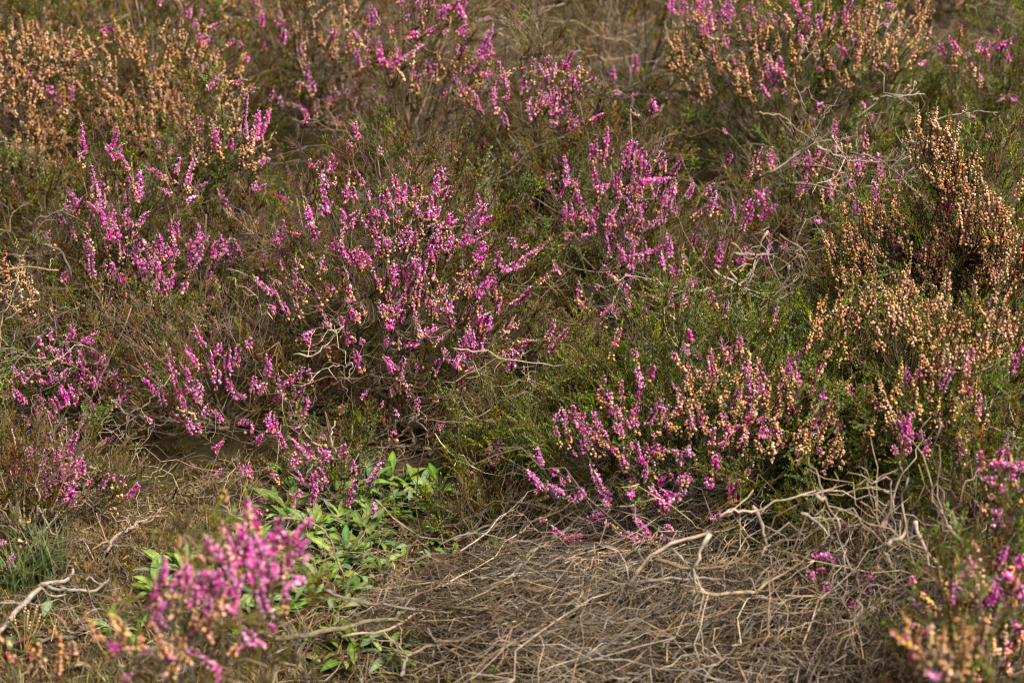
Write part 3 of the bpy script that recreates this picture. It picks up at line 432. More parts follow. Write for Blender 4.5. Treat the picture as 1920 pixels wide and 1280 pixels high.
# plants: key, label, centre u, Y, half width, half depth, height, shoots, fill, leaf mix g/o/r/n, branches, tint of wood
PLANTS = [
 ('A', 'big heather bush covered in bright pink spikes, in the middle of the picture', 765, 2.66, .215, .20, .315, 200, 560, (2, 3, 3, 2), 16),
 ('B', 'heather bush with tall curved pink spikes, in front of the tan faded heather', 270, 2.82, .14, .16, .30, 130, 380, (3, 3, 2, 1.5), 11),
 ('Bb', 'small heather with a pair of tall pink spikes rising like a fork', 425, 2.92, .075, .09, .325, 60, 160, (1, 3, 2, 1), 6),
 ('C', 'heather bush thick with faded tan bells behind the forked pink spikes', 300, 3.35, .21, .18, .30, 130, 420, (3, 4, 1, .5), 8),
 ('Ca', 'faded tan heather bush cut off by the left picture edge', 20, 3.30, .17, .18, .30, 110, 340, (3, 3, 1, .5), 7),
 ('Cb', 'blurred tan heather farthest away in the top left corner', 120, 4.05, .26, .20, .29, 110, 380, (3, 3, 2, .5), 7),
 ('Da', 'tan and pink heather at the top edge behind the tan bush', 450, 3.75, .17, .17, .33, 100, 320, (2, 3, 2, 1), 7),
 ('E', 'upright heather with pink spikes reaching the top edge', 800, 3.22, .14, .13, .34, 100, 230, (1, 3, 3, 3), 11),
 ('Eb', 'sparse twiggy heather with few pink and tan bells at the top', 620, 3.45, .14, .14, .31, 90, 240, (1, 2, 2, 3), 9),
 ('F', 'open heather with a pink tuft beside the gap of bright grass', 1010, 3.05, .13, .12, .30, 90, 220, (2, 3, 2, 2), 9),
 ('G', 'heather with pink spikes pointing up to the right of the big pink bush', 1160, 2.92, .14, .14, .25, 110, 260, (2, 3, 3, 2), 10),
 ('H', 'bare grey twiggy heather with three hanging pink spikes at the top', 1190, 3.5, .15, .14, .28, 40, 120, (1, 2, 2, 3), 12),
 ('I', 'wide green heather with tan and pink spikes at the top right', 1500, 3.28, .25, .20, .33, 180, 560, (5, 3, 1, .5), 10),
 ('J', 'dark green heather with a few pink spikes in the top right corner', 1860, 3.15, .15, .15, .31, 120, 340, (5, 3, 1, 1), 9),
 ('K', 'tangled brown heather of bent grey stems with few pink bells', 1560, 2.95, .18, .17, .22, 100, 240, (2, 3, 2, 3), 16),
 ('L', 'tall leaning tan heather plume at the right picture edge', 1860, 2.44, .12, .10, .40, 110, 160, (3, 3, 1, .5), 3),
 ('X', 'heather bush full of tan and pale pink bells on the right', 1770, 2.52, .20, .17, .30, 200, 500, (4, 3, 1, .5), 9),
 ('M', 'low fresh green heather mound with pink and tan spikes, beside the dead brushwood', 1350, 2.31, .265, .20, .235, 300, 900, (6, 3, .6, .3), 10),
 ('Mb', 'dark green heather above the dead branches on the right', 1740, 2.24, .19, .15, .225, 220, 520, (6, 2, .5, .3), 8),
 ('N', 'low ragged heather with scattered small pink spikes right of the big bush', 1270, 2.78, .21, .16, .125, 170, 420, (3, 4, 2, 1.5), 10),
 ('O', 'low shaded heather with mauve spikes at the left edge', 120, 2.62, .16, .13, .165, 120, 280, (2, 3, 2, 2), 9),
 ('Pb', 'small heather with a cluster of pink spikes over pale dead sticks', 115, 2.29, .09, .06, .125, 40, 60, (1, 3, 3, 2), 7),
 ('Q', 'brownish heather drooping in from the left edge above the grass tuft', 15, 2.20, .065, .06, .14, 40, 90, (1, 2, 4, 2), 6),
 ('R', 'low brown heather with scattered pink spikes above the leafy rosettes', 430, 2.54, .185, .12, .15, 130, 260, (2, 3, 3, 3), 12),
 ('S', 'young heather with separate pink spikes among the broad leaves', 620, 2.36, .07, .06, .10, 16, 16, (4, 2, .5, .5), 6),
 ('W', 'small dark green heather with pink tufts beside the broad leaves', 935, 2.42, .05, .06, .105, 60, 110, (4, 3, 1, 1), 6),
 ('Wb', 'spreading flowerless green heather at the edge of the brushwood', 925, 2.26, .065, .045, .05, 60, 110, (4, 3, 1, 1), 6),
 ('T', 'blurred pink heather closest to the camera at the lower left', 445, 1.69, .080, .065, .345, 30, 26, (1, 3, 1, 1), 7),
 ('Tc', 'low blurred heather at the bottom edge, left of the near pink heather', 320, 1.64, .07, .055, .28, 34, 40, (2, 3, 1, 1), 6),
 ('Tb', 'single blurred brown heather stem in the bottom left corner', 95, 1.72, .03, .03, .215, 8, 8, (1, 2, 3, 1), 3),
 ('U', 'blurred tan and pink heather at the lower right edge', 1850, 1.86, .085, .08, .27, 70, 150, (3, 3, 1, 1), 7),
 ('Y', 'heavily blurred orange heather in the bottom right corner', 1760, 1.58, .06, .05, .32, 30, 50, (2, 3, 1, 1), 5),
 ('V', 'pink heather entering at the right edge beside the dead branches', 1890, 2.02, .075, .07, .27, 40, 90, (4, 3, 1, 1), 6),
 ('Ga', 'green leafy heather blurred in the distance at the top centre', 1080, 4.0, .25, .18, .25, 120, 320, (4, 3, 1, 1.5), 8),
 ('Gb', 'dark blurred heather in the distance behind the top right corner', 1800, 3.95, .26, .20, .29, 130, 360, (5, 3, 1, 1), 8),
 ('Gc', 'blurred olive heather at the top edge behind the sparse twiggy heather', 640, 4.2, .25, .20, .29, 100, 300, (3, 3, 2, 1.5), 8),
 ('Gd', 'far blurred green heather behind the wide heather with tan spikes', 1400, 4.1, .28, .20, .30, 110, 320, (5, 3, 1, 1), 8),
 ('Ba', 'shaded flowerless heather at the left edge under the tan bush', 40, 2.98, .15, .13, .19, 120, 300, (3, 4, 1, 1), 8),
 ('Bc', 'low olive heather between the left pink bush and the big pink bush', 490, 2.84, .11, .10, .17, 120, 230, (2, 3, 3, 3), 10),
 ('Nb', 'brown and green flowerless heather behind the big pink bush', 900, 3.02, .17, .11, .16, 90, 180, (1, 3, 3, 4), 10),
 ('Lb', 'green heather between the tangled stems and the tan bush', 1740, 2.86, .15, .12, .20, 120, 280, (4, 3, 1, 1.5), 8),
 ('Rb', 'low dark heather at the foot of the big pink bush', 770, 2.50, .15, .06, .07, 70, 110, (1, 2, 3, 4), 9),
 ('Nc', 'low green heather below the pale bent stick', 1075, 2.56, .09, .07, .11, 90, 160, (3, 3, 1.5, 1.5), 8),
 ('Z', 'small heather with pink spikes between the grey dead branches', 1590, 2.08, .10, .06, .11, 30, 60, (4, 3, 1, 1), 6),
]
# notable bare sticks: label, plane (Y or 'g' + lift), thickness, tone, pixel polylines
STICKS = [
 ('pale bent dead stick lying across the big pink bush', 2.44, .0016, 1.0, [[(850, 650), (900, 662), (975, 680), (1060, 687), (1110, 683)], [(980, 681), (985, 700), (1010, 720)], [(1060, 687), (1090, 700), (1130, 705)]]),
 ('thick pale forked branch on the ground at the left edge', ('g', .02), .0042, .85, [[(-20, 1200), (30, 1150), (72, 1100), (90, 1090), (130, 1080), (138, 1062)], [(72, 1100), (120, 1110), (180, 1100), (205, 1085)]]),
 ('weathered grey stick on the moss above the red leaf', ('g', .008), .0034, .9, [[(35, 1206), (90, 1197), (140, 1186), (178, 1160)], [(110, 1200), (150, 1180)]]),
 ('split pale stick on the ground near the bottom left corner', ('g', .006), .0024, 1.0, [[(35, 1268), (60, 1255), (88, 1235)]]),
 ('whitened stick under the pink cluster at the left', 2.34, .0032, 1.15, [[(70, 845), (130, 858), (190, 887)], [(85, 870), (115, 905)]]),
 ('peeled cream coloured wood stick on the brown moss', ('g', .012), .0030, 1.25, [[(198, 1037), (215, 1010), (240, 988), (275, 970), (312, 965)], [(230, 995), (262, 985)]]),
 ('smooth pale stick angled down between left bushes', 2.48, .0020, 1.15, [[(207, 748), (245, 780), (275, 807), (330, 813)], [(240, 778), (243, 810), (250, 838)]]),
 ('curling grey branch left of the curved pink spikes', 2.66, .0024, .95, [[(135, 520), (115, 475), (80, 458), (65, 440), (70, 412), (105, 397), (128, 388)]]),
 ('horizontal grey stick at the left edge below the pink bush', 2.60, .0022, .85, [[(-10, 513), (40, 500), (112, 504)], [(-10, 520), (50, 506)]]),
 ('long thin pale twig slanting up from the left edge', 2.40, .0014, 1.2, [[(-10, 720), (40, 672), (75, 632), (108, 595), (146, 572)], [(-10, 690), (20, 670), (40, 655)]]),
 ('thin pale twig standing upright at the left edge', 2.42, .0012, 1.2, [[(0, 680), (5, 600), (20, 560), (33, 517)], [(5, 605), (45, 575), (78, 562)]]),
 ('thick cut branch with frayed orange end on the brushwood', ('g', .035), .0042, 1.0, [[(515, 1203), (600, 1186), (680, 1170), (735, 1155), (760, 1146)]]),
 ('grey branch running parallel below the thick cut branch', ('g', .03), .0026, .9, [[(640, 1195), (720, 1180), (765, 1162), (790, 1145)]]),
 ('brown stick joining the frayed knot of the brushwood', ('g', .05), .0028, .7, [[(600, 1110), (660, 1130), (720, 1138), (800, 1140), (850, 1150)]]),
 ('hooked pale branch standing on the brushwood at the bottom', ('g', .03), .0026, .95, [[(757, 1262), (760, 1235), (775, 1218), (820, 1214), (870, 1232), (925, 1258)], [(815, 1215), (805, 1245)]]),
 ('arching brown branch left of the green heather mound', 2.22, .0026, .75, [[(855, 1018), (880, 1000), (915, 985), (975, 978)], [(758, 1052), (800, 1040), (845, 1027), (858, 1016)]]),
 ('thin curved pale twig lying on the brushwood', ('g', .05), .0016, 1.05, [[(915, 1145), (930, 1172), (945, 1205), (975, 1245)]]),
 ('thin dark twig arching over the broad leaves', 2.1, .0018, .7, [[(410, 945), (450, 975), (480, 990), (540, 968), (590, 985), (620, 1015), (634, 1060), (650, 1100)]]),
 ('fine twig stretching from broad leaves to the brushwood', 2.24, .0012, .85, [[(700, 940), (770, 1000), (850, 1015), (940, 1040), (1010, 1070)]]),
 ('pale stick between the tangled stems at the upper right', 2.78, .0022, 1.1, [[(1415, 212), (1430, 210), (1470, 224), (1490, 243), (1520, 262), (1560, 300)], [(1475, 226), (1490, 250), (1500, 275)]]),
 ('forked pale twig above the tangled stems', 2.88, .0018, 1.0, [[(1600, 228), (1650, 186), (1690, 182), (1735, 180)], [(1650, 186), (1658, 170)]]),
 ('upright S shaped pale twig in front of the tan spikes', 2.95, .0014, 1.0, [[(1510, 200), (1490, 150), (1490, 125), (1505, 95), (1524, 60)], [(1495, 110), (1520, 85)]]),
 ('smooth pale branch crossing before the dark gap at upper right', 2.75, .0020, 1.0, [[(1700, 265), (1740, 270), (1800, 275)], [(1690, 260), (1700, 275), (1720, 280)], [(1740, 230), (1820, 212), (1870, 208)]]),
 ('arching forked grey branch at the top centre', 3.5, .0026, .9, [[(900, 80), (940, 55), (990, 38), (1060, 5)], [(930, 60), (965, 80), (1000, 98), (1035, 105)], [(940, 30), (960, 60), (975, 95)]]),
 ('tall crooked grey stem at the top, right of centre', 3.5, .0024, .9, [[(1130, 130), (1150, 80), (1168, 45), (1155, 15), (1160, -10)], [(1150, 80), (1180, 60), (1195, 40)]]),
 ('pale stem standing upright at the top centre', 3.6, .0024, .95, [[(1000, 130), (1010, 60), (1000, 30), (1000, -10)], [(1010, 60), (1025, 30)]]),
 ('long dark branch sweeping up right behind the big pink bush', 2.88, .0022, .45, [[(850, 355), (910, 338), (960, 315), (1000, 280), (1060, 255)], [(860, 370), (900, 355), (960, 330)]]),
 ('branching grey stick slanting up right of the pink tuft', 3.2, .0018, .85, [[(1100, 230), (1150, 185), (1200, 150), (1270, 125)], [(1120, 215), (1180, 170), (1240, 130)], [(1150, 190), (1210, 175), (1270, 180)]]),
 ('short pale twig at the foot of the big pink bush', 2.42, .0014, 1.0, [[(550, 668), (590, 660), (620, 640), (645, 610)], [(575, 702), (610, 690), (640, 680)]]),
 ('thin forked brown stem standing before the shaded mauve heather', 2.34, .0016, .7, [[(155, 900), (160, 830), (165, 760), (200, 690), (245, 580)], [(165, 770), (190, 840), (170, 870)]]),
 ('curved pale stick beside the brown moss', 2.42, .0020, .95, [[(245, 775), (285, 745), (310, 715), (320, 705)], [(235, 860), (215, 880), (190, 905)], [(240, 780), (238, 820), (260, 845)]]),
 ('dark stem of the near pink heather at the bottom', 1.68, .0022, .4, [[(525, 1160), (548, 1180), (560, 1210), (575, 1290)]]),
 ('grey stick crossing the grass at the bottom', ('g', .02), .0030, .8, [[(520, 1240), (560, 1260), (600, 1285)], [(500, 1230), (560, 1200), (620, 1190)]]),
]
DEADBUSH = [
 ('dead grey heather skeleton arching over the brushwood', 2.01, .0022, [[(1180, 1130), (1185, 1080), (1240, 1030), (1330, 1000), (1348, 960), (1375, 950), (1412, 955), (1450, 936), (1530, 920)], [(1412, 956), (1430, 995), (1434, 1020), (1422, 1045)],
   [(1510, 1165), (1560, 1110), (1625, 1075), (1655, 1045), (1660, 1010), (1640, 970), (1610, 940)], [(1660, 1040), (1675, 1065), (1680, 1110), (1690, 1165), (1685, 1235)], [(1400, 1170), (1480, 1110), (1492, 1085), (1530, 1050), (1565, 1010), (1600, 990), (1655, 1002)],
   [(1290, 1118), (1400, 1106), (1470, 1080), (1540, 1040)], [(1590, 1285), (1600, 1220), (1620, 1200), (1660, 1240), (1715, 1285)], [(1610, 1200), (1615, 1150), (1608, 1090), (1600, 1060)], [(1655, 1000), (1672, 960), (1690, 900), (1685, 860)], [(1530, 920), (1560, 960), (1575, 1000)],
   [(1660, 1010), (1700, 1000), (1690, 950), (1700, 890)], [(1640, 1000), (1665, 950), (1670, 890)], [(1330, 1000), (1300, 1060), (1310, 1120)], [(1180, 1100), (1260, 1080), (1340, 1090), (1400, 1085)], [(1230, 1060), (1330, 1070), (1440, 1040)], [(1500, 950), (1540, 990), (1570, 1010)]]),
 ('fallen dead branch before the dark gap at the right', 2.0, .0024, [[(1790, 965), (1800, 1010), (1820, 1050), (1852, 1103)], [(1800, 1010), (1780, 990), (1770, 960)], [(1720, 990), (1740, 1040), (1770, 1070), (1800, 1100)], [(1700, 1110), (1760, 1070), (1830, 1040)], [(1730, 1100), (1765, 1090), (1780, 1110)]]),
 ('pale tangle of dead branches at centre right', 2.66, .0018, [[(1350, 540), (1300, 540), (1250, 545)], [(1360, 500), (1400, 540), (1460, 570), (1520, 590)], [(1380, 470), (1430, 480), (1480, 460), (1500, 430)], [(1430, 478), (1400, 520), (1375, 540)], [(1340, 515), (1380, 535), (1440, 550), (1500, 520)],
   [(1370, 450), (1400, 480), (1440, 480), (1490, 500)], [(1480, 500), (1470, 540), (1440, 580), (1400, 600)], [(1400, 590), (1450, 560), (1520, 530), (1550, 520)], [(1420, 530), (1480, 560), (1500, 590)], [(1460, 440), (1500, 470), (1530, 510)], [(1390, 560), (1360, 590), (1330, 600)], [(1440, 430), (1420, 470), (1410, 510)]]),
 ('tangle of thin dead stems under the tangled brown heather', 2.72, .0016, [[(1420, 340), (1470, 300), (1530, 270), (1600, 260)], [(1440, 330), (1500, 290), (1540, 230)], [(1520, 310), (1560, 310), (1590, 330), (1620, 350)], [(1530, 270), (1580, 300), (1640, 310), (1700, 290)], [(1550, 400), (1600, 360), (1660, 340), (1720, 330)],
   [(1540, 330), (1560, 345), (1590, 340), (1570, 310)], [(1600, 290), (1650, 300), (1690, 330)], [(1480, 350), (1540, 345), (1600, 370)], [(1640, 390), (1690, 370), (1740, 370)], [(1560, 250), (1570, 280), (1590, 300)], [(1690, 340), (1740, 380), (1770, 400)]]),
]
# broad leaf rosettes: u, v of the heart on the ground, leaves, spread, label
ROSETTES = [
 (745, 925, 16, 1.0, 'tallest broad leaved rosette with one reddish pointed leaf'), (800, 940, 15, 1.0, 'broad leaved rosette at the right of the green patch'), (625, 950, 9, 1.1, 'rosette with big grey green leaves below the pink spikes'), (690, 985, 16, .95, 'dense bright rosette in the middle of the green patch'),
 (640, 1055, 18, .9, 'bright rosette at the front of the green patch'), (590, 1010, 14, .9, 'rosette half hidden behind the near pink heather'), (745, 965, 12, .9, 'rosette under the hanging pink spike right of the green patch'), (545, 900, 6, 1.0, 'small rosette of dark upright leaves left of the green patch'),
 (345, 1080, 18, .9, 'rosette of arching leaves at the left end of the green patch'), (420, 1060, 16, .9, 'rosette with a pale reddish leaf, left of the near pink heather'), (300, 1120, 10, .9, 'dark small rosette at the moss edge'), (470, 1050, 14, .9, 'rosette directly behind the near pink heather'),
 (590, 1105, 12, .8, 'small pale rosette in front of the green patch'), (650, 1235, 6, 1.1, 'blurred dark green rosette at the bottom edge'), (725, 1240, 5, 1.0, 'upright grey green rosette beside the hooked branch'), (230, 1190, 6, .7, 'small pale pointed rosette beside the near heather'),
 (830, 950, 8, .7, 'small rosette next to the dark green heather'), (560, 1135, 6, .7, 'low pale rosette beside the thick cut branch'), (530, 970, 10, .9, 'light green rosette rising behind the near pink spikes'),
 (690, 930, 12, 1.0, 'rosette between the two tall pink spikes'), (785, 950, 14, .9, 'rosette of narrow curled leaves at the right of the green patch'), (690, 1020, 14, .9, 'rosette in front of the lowest pink spike'), (640, 1000, 14, .9, 'crowded light rosette left of the lowest pink spike')]
# ------------------------------------------------------------------ build the heather plants
def dome_hit(B, u, v, grow=1.0):
    d = ray(u, v); c = np.array([B['x'], B['y'], B['z0']]); rr = np.array([B['w'], B['d'], B['h']]) * grow
    o = (CAMP - c) / rr; q = d / rr; a = q @ q; b = 2 * o @ q; cc = o @ o - 1; D = b * b - 4 * a * cc
    if D > 0:
        P = CAMP + d * ((-b - math.sqrt(D)) / (2 * a))
        if P[2] > float(tz(P[0], P[1])) + .012: return P
        g = ground(u, v, .02)
        if abs(g[1] - B['y']) < B['d'] * 1.4: return g
    return at(u, v, B['y'] - B['d'] * .15)
BUSH = {}
for key, label, uc, Y, bw, bd, bh, ns, nf, mix, nb in PLANTS:
    dep = Y * cp + (CAM_H - .12) * sp_; X = (uc - 960) / FPX * dep
    BUSH[key] = dict(key=key, label=label, x=X, y=Y, w=bw, d=bd, h=bh * (1.0 if Y < 2.1 else 1.06), z0=float(tz(X, Y)), ns=min(300, int(ns * (1.0 if Y < 2.1 else 1.15))), nf=int(nf * 1.15), mix=np.array(mix, float) / sum(mix), nb=nb, sp=[])
AUTO = {'O': [(0, 0, 420, 660, 'B')]}
def nearest_bush(u, v):
    best, bk = 9, None
    for k, B in BUSH.items():
        if k in ('T', 'Tc', 'Tb', 'Y', 'U'): continue
        top = B['z0'] + B['h'] * .62; P = np.array([B['x'], B['y'], top]); r = P - CAMP; dep = r @ FW
        uu = 960 + r[0] / dep * FPX; vv = 640 - (r @ UPV) / dep * FPX; s = FPX / dep
        q = math.hypot((u - uu) / (B['w'] * s * 1.05), (v - vv) / (B['h'] * s * .62))
        if q < best: best, bk = q, k
    return bk
for u0, v0, u1, v1, k, key in ST:
    if key is None: key = nearest_bush((u0 + u1) / 2, (v0 + v1) / 2)
    if key == 'T' and u1 < 335 and v1 > 1150: key = 'Tc'
    B = BUSH[key]; P0 = dome_hit(B, u0, v0, 1.10); mpp = ((P0 - CAMP) @ FW) / FPX; ln = math.hypot(u1 - u0, v1 - v0) * mpp
    P1 = at(u1, v1, P0[1] + random.uniform(-.45, .35) * ln); B['sp'].append((P0, P1, k))
for u, v, ru, rv, n, k, key in PATCH:
    B = BUSH[key]
    for i in range(n):
        a = random.uniform(0, 6.283); r = math.sqrt(random.random()); uu = u + ru * r * math.cos(a); vv = v + rv * r * math.sin(a); P0 = dome_hit(B, uu, vv, random.uniform(.97, 1.11))
        c = np.array([B['x'], B['y'], B['z0'] - .05]); d = unit(unit(P0 - c) * .95 + np.array([0, -.05, .85]) + rng.normal(0, .40, 3)); l = random.uniform(.016, .052) * (.8 if k != 'T' else 1)
        B['sp'].append((P0, P0 + d * l, k))
SKIRT = {'M': .30, 'Mb': .42, 'X': .25, 'A': .2, 'K': .3, 'T': .45, 'Tc': .3, 'U': .3, 'Y': .3, 'L': .25, 'Wb': .05, 'S': .05, 'N': .12, 'Rb': .05, 'R': .1}
NAMES = {'D': 'flower_spike', 'P': 'flower_spike', 'M': 'half_faded_flower_spike', 'T': 'faded_flower_spike'}
GRP = 'heather plants on the heath'
for key, B in BUSH.items():
    base = np.array([B['x'], B['y'], B['z0']]); root = link('heather_plant', None, loc=base, label=B['label'], category='heather', group=GRP)
    ns = np.random.default_rng(hash(key) % 1000 if False else sum(map(ord, key)) * 13)
    lob = ns.normal(0, 1, (7, 3)); lob[:, 2] = np.abs(lob[:, 2]); lob /= np.linalg.norm(lob, axis=1)[:, None]
    def dome(n, lo, hi, skirt=True):
        d = ns.normal(0, 1, (n, 3)); d[:, 2] = np.abs(d[:, 2]) * 1.0; d /= np.linalg.norm(d, axis=1)[:, None]
        m = .80 + .24 * np.max(np.exp((d @ lob.T - 1) * 7), axis=1); r = ns.uniform(lo, hi, n) ** .7 * m
        P = base + d * r[:, None] * np.array([B['w'], B['d'], B['h']]); lift = B['h'] * SKIRT.get(key, .16); P[:, 2] = base[2] + lift * ns.uniform(.7, 1.2, n) + (P[:, 2] - base[2]) * (1 - lift / B['h']) if skirt else P[:, 2]; P[:, 2] = np.maximum(P[:, 2], tz(P[:, 0], P[:, 1]) + .008)
        D = d * np.array([.75, .75, .5]) + np.array([0, 0, .65]) + ns.normal(0, .33, (n, 3)); return P, D
    # woody branches
    T, _ = dome(B['nb'], .7, .95); brs = []
    for i in range(B['nb']):
        tip = T[i]; b0 = base + np.array([ns.normal(0, .012), ns.normal(0, .012), -.01]); n = 9; q = np.linspace(0, 1, n)[:, None]
        mid = b0 * .45 + tip * .55; mid[2] = b0[2] + (tip[2] - b0[2]) * ns.uniform(.2, .5)
        P = (1 - q) ** 2 * b0 + 2 * q * (1 - q) * mid + q ** 2 * tip; P = P + np.cumsum(ns.normal(0, .0045, (n, 3)), axis=0) * np.minimum(1, q * 3); P[:, 2] = np.maximum(P[:, 2], tz(P[:, 0], P[:, 1]) + .003); brs.append(P)
    mbs = [MB() for _ in brs]; apts = [b[4:] for b in brs]; own = [i for i in range(B['nb']) for _ in range(5)]
    S, _ = dome(B['nb'] * 6, .5, .9)
    for i in range(len(S)):
        j = int(np.argmin([np.linalg.norm(b[6] - S[i]) for b in brs])); A = brs[j][ns.integers(2, 7)]; q = np.linspace(0, 1, 7)[:, None]; ctl = A * .5 + S[i] * .5; ctl[2] -= .25 * abs(S[i][2] - A[2])
        P = (1 - q) ** 2 * A + 2 * q * (1 - q) * ctl + q ** 2 * S[i] + np.cumsum(ns.normal(0, .003, (7, 3)), axis=0) * np.minimum(1, q * 3); P[:, 2] = np.maximum(P[:, 2], tz(P[:, 0], P[:, 1]) + .003)
        mbs[j].tube(P - base, np.linspace(.0014, .0006, 7), 5, [WOODC, DARKW * 1.4, GREYW * 1.3, PALEW * .85][i % 4]); apts.append(P[2:]); own += [j] * 5
    allp = np.concatenate(apts)
    for i, P in enumerate(brs):
        c = [WOODC * .8, DARKW * 1.4, WOODC, PALEW * .7][i % 4]; mbs[i].tube(P - base, np.linspace(.0026, .0009, len(P)), 6, c)
    def joinup(P0, d, r=.0006):
        j = int(np.argmin(np.linalg.norm(allp - P0, axis=1) + .8 * np.maximum(0, allp[:, 2] - P0[2] + .01) + ns.uniform(0, .02, len(allp)))); A = allp[j]; q = np.linspace(0, 1, 5)[:, None]; ctl = P0 - unit(d) * min(.05, np.linalg.norm(P0 - A) * .5)
        mbs[own[j]].tube(((1 - q) ** 2 * A + 2 * q * (1 - q) * ctl + q ** 2 * P0) - base, np.linspace(r * 1.5, r, 5), 4, WOODC * random.uniform(.5, 1.15), cap=False)
    for P0, P1, k in B['sp']:
        d = P1 - P0; l = max(.008, np.linalg.norm(d)); L, m = pick_spike(k, l); s = min(1.3, max(.75, l / L)); mid = P0
        s = s * (1.05 if key in ('T', 'Tc', 'U', 'Y', 'V') else 1.0); link(NAMES[k], m, root, mid, aim(d), (s, s, min(1.6, l / L) if l / L < 1.6 else 1.6)); joinup(P0, d, .0005)
    nc = max(3, B['ns'] // 5); Pc, Dc = dome(nc, .74, 1.0); ci = ns.integers(0, nc, B['ns']); P = Pc[ci] + ns.normal(0, .012, (B['ns'], 3)); D = Dc[ci] + ns.normal(0, .28, (B['ns'], 3)); P[:, 2] = np.maximum(P[:, 2], tz(P[:, 0], P[:, 1]) + .006)
    kinds = ns.choice(4, nc, p=B['mix'])[ci]
    for i in range(B['ns']):
        m = random.choice(SHOOT['gorn'[kinds[i]]]); link('leafy_shoot', m, root, P[i], aim(D[i]), random.uniform(.7, 1.15))
        if i % 2: joinup(P[i], D[i], .00045)
    for i, mb in enumerate(mbs): link('branch', mb.mesh('branch', M_WOOD), root, base)
    P, D = dome(B['nf'], .25, .93); kinds = ns.choice(4, B['nf'], p=B['mix'])
    # finer leafage inside the plant, too dense to count
    key2 = 'g' if B['mix'][0] > .45 else ('r' if B['mix'][2] + B['mix'][3] > .5 else 'o')
    lib = {'g': SHOOT['g'] + SHOOT['o'][:3], 'o': SHOOT['g'][:3] + SHOOT['o'] + SHOOT['r'][:2] + SHOOT['n'][:2], 'r': SHOOT['o'][:4] + SHOOT['r'] + SHOOT['n']}[key2]
    scatter('foliage', 'inner_' + key2, lib, P, D, ns.uniform(.6, 1.05, len(P)), root)

# ------------------------------------------------------------------ bare sticks and dead bushes, each a thing
def stick_pts(poly, plane, jit):
    pts = []
    for i, (u, v) in enumerate(poly):
        if isinstance(plane, tuple): P = ground(u, v, plane[1])
        else:
            P = at(u, v, plane); g = float(tz(P[0], P[1]))
            if P[2] < g + .004: P = ground(u, v, .006)
        pts.append(P + np.array([0, random.uniform(-jit, jit), 0]))
    pts = np.array(pts); n = len(pts)           # smooth through the points (Catmull-Rom)
    out = []; e = np.vstack([2 * pts[0] - pts[1], pts, 2 * pts[-1] - pts[-2]])
    for i in range(n - 1):
        p0, p1, p2, p3 = e[i:i + 4]
        for t in np.linspace(0, 1, 5)[: (5 if i == n - 2 else 4)]: out.append(.5 * (2 * p1 + (p2 - p0) * t + (2 * p0 - 5 * p1 + 4 * p2 - p3) * t * t + (3 * p1 - p0 - 3 * p2 + p3) * t ** 3))
    out = np.array(out); return out + rng.normal(0, .0011, out.shape)
for label, plane, rad, tone, polys in STICKS:
    mb = MB(); org = None
    for i, poly in enumerate(polys):
        P = stick_pts(poly, plane, .006); org = P[0] if org is None else org
        mb.tube(P - org, np.linspace(rad, rad * .6, len(P)) * .68 * rng.uniform(.85, 1.15, len(P)) * (1 if i == 0 else .7), 7, np.array([.30, .245, .185]) * tone * .82 * random.uniform(.9, 1.1))
        for k in range(3):
            j = random.randrange(2, len(P)); q = wiggle(random.uniform(.012, .04), 5, .4, random.randrange(9999)); mb.tube(q @ frame(rng.normal(0, 1, 3) + np.array([0, -.3, .8])).T + P[j] - org, np.linspace(rad * .4, rad * .2, 5), 4, PALEW * tone * .8)
    link('dead_stick', mb.mesh('dead_stick', M_WOOD), None, org, label=label, category='stick', group='bare sticks on the heath')
for label, Y, rad, polys in DEADBUSH:
    org = stick_pts(polys[0], Y, 0)[0]; root = link('dead_bush', None, loc=org, label=label, category='dead bush', group='dead heather bushes')
    for i, poly in enumerate(polys):
        P = stick_pts(poly, Y + random.uniform(-.05, .05), .012); mb = MB(); c = [GREYW * 2.0, GREYW * 1.5, PALEW * .8][i % 3]
        mb.tube(P - org, np.linspace(rad * .95, rad * .3, len(P)) * rng.uniform(.8, 1.2, len(P)), 7, c)
        for k in range(5):
            j = random.randrange(1, len(P)); q = wiggle(random.uniform(.03, .10), 7, .4, random.randrange(9999)); dd = unit(P[min(j + 1, len(P) - 1)] - P[j - 1]) * .6 + rng.normal(0, .5, 3)
            mb.tube(q @ frame(dd).T + P[j] - org, np.linspace(rad * .4, rad * .18, 7), 4, c * random.uniform(.8, 1.1))
        link('branch', mb.mesh('branch', M_WOOD), root, org)

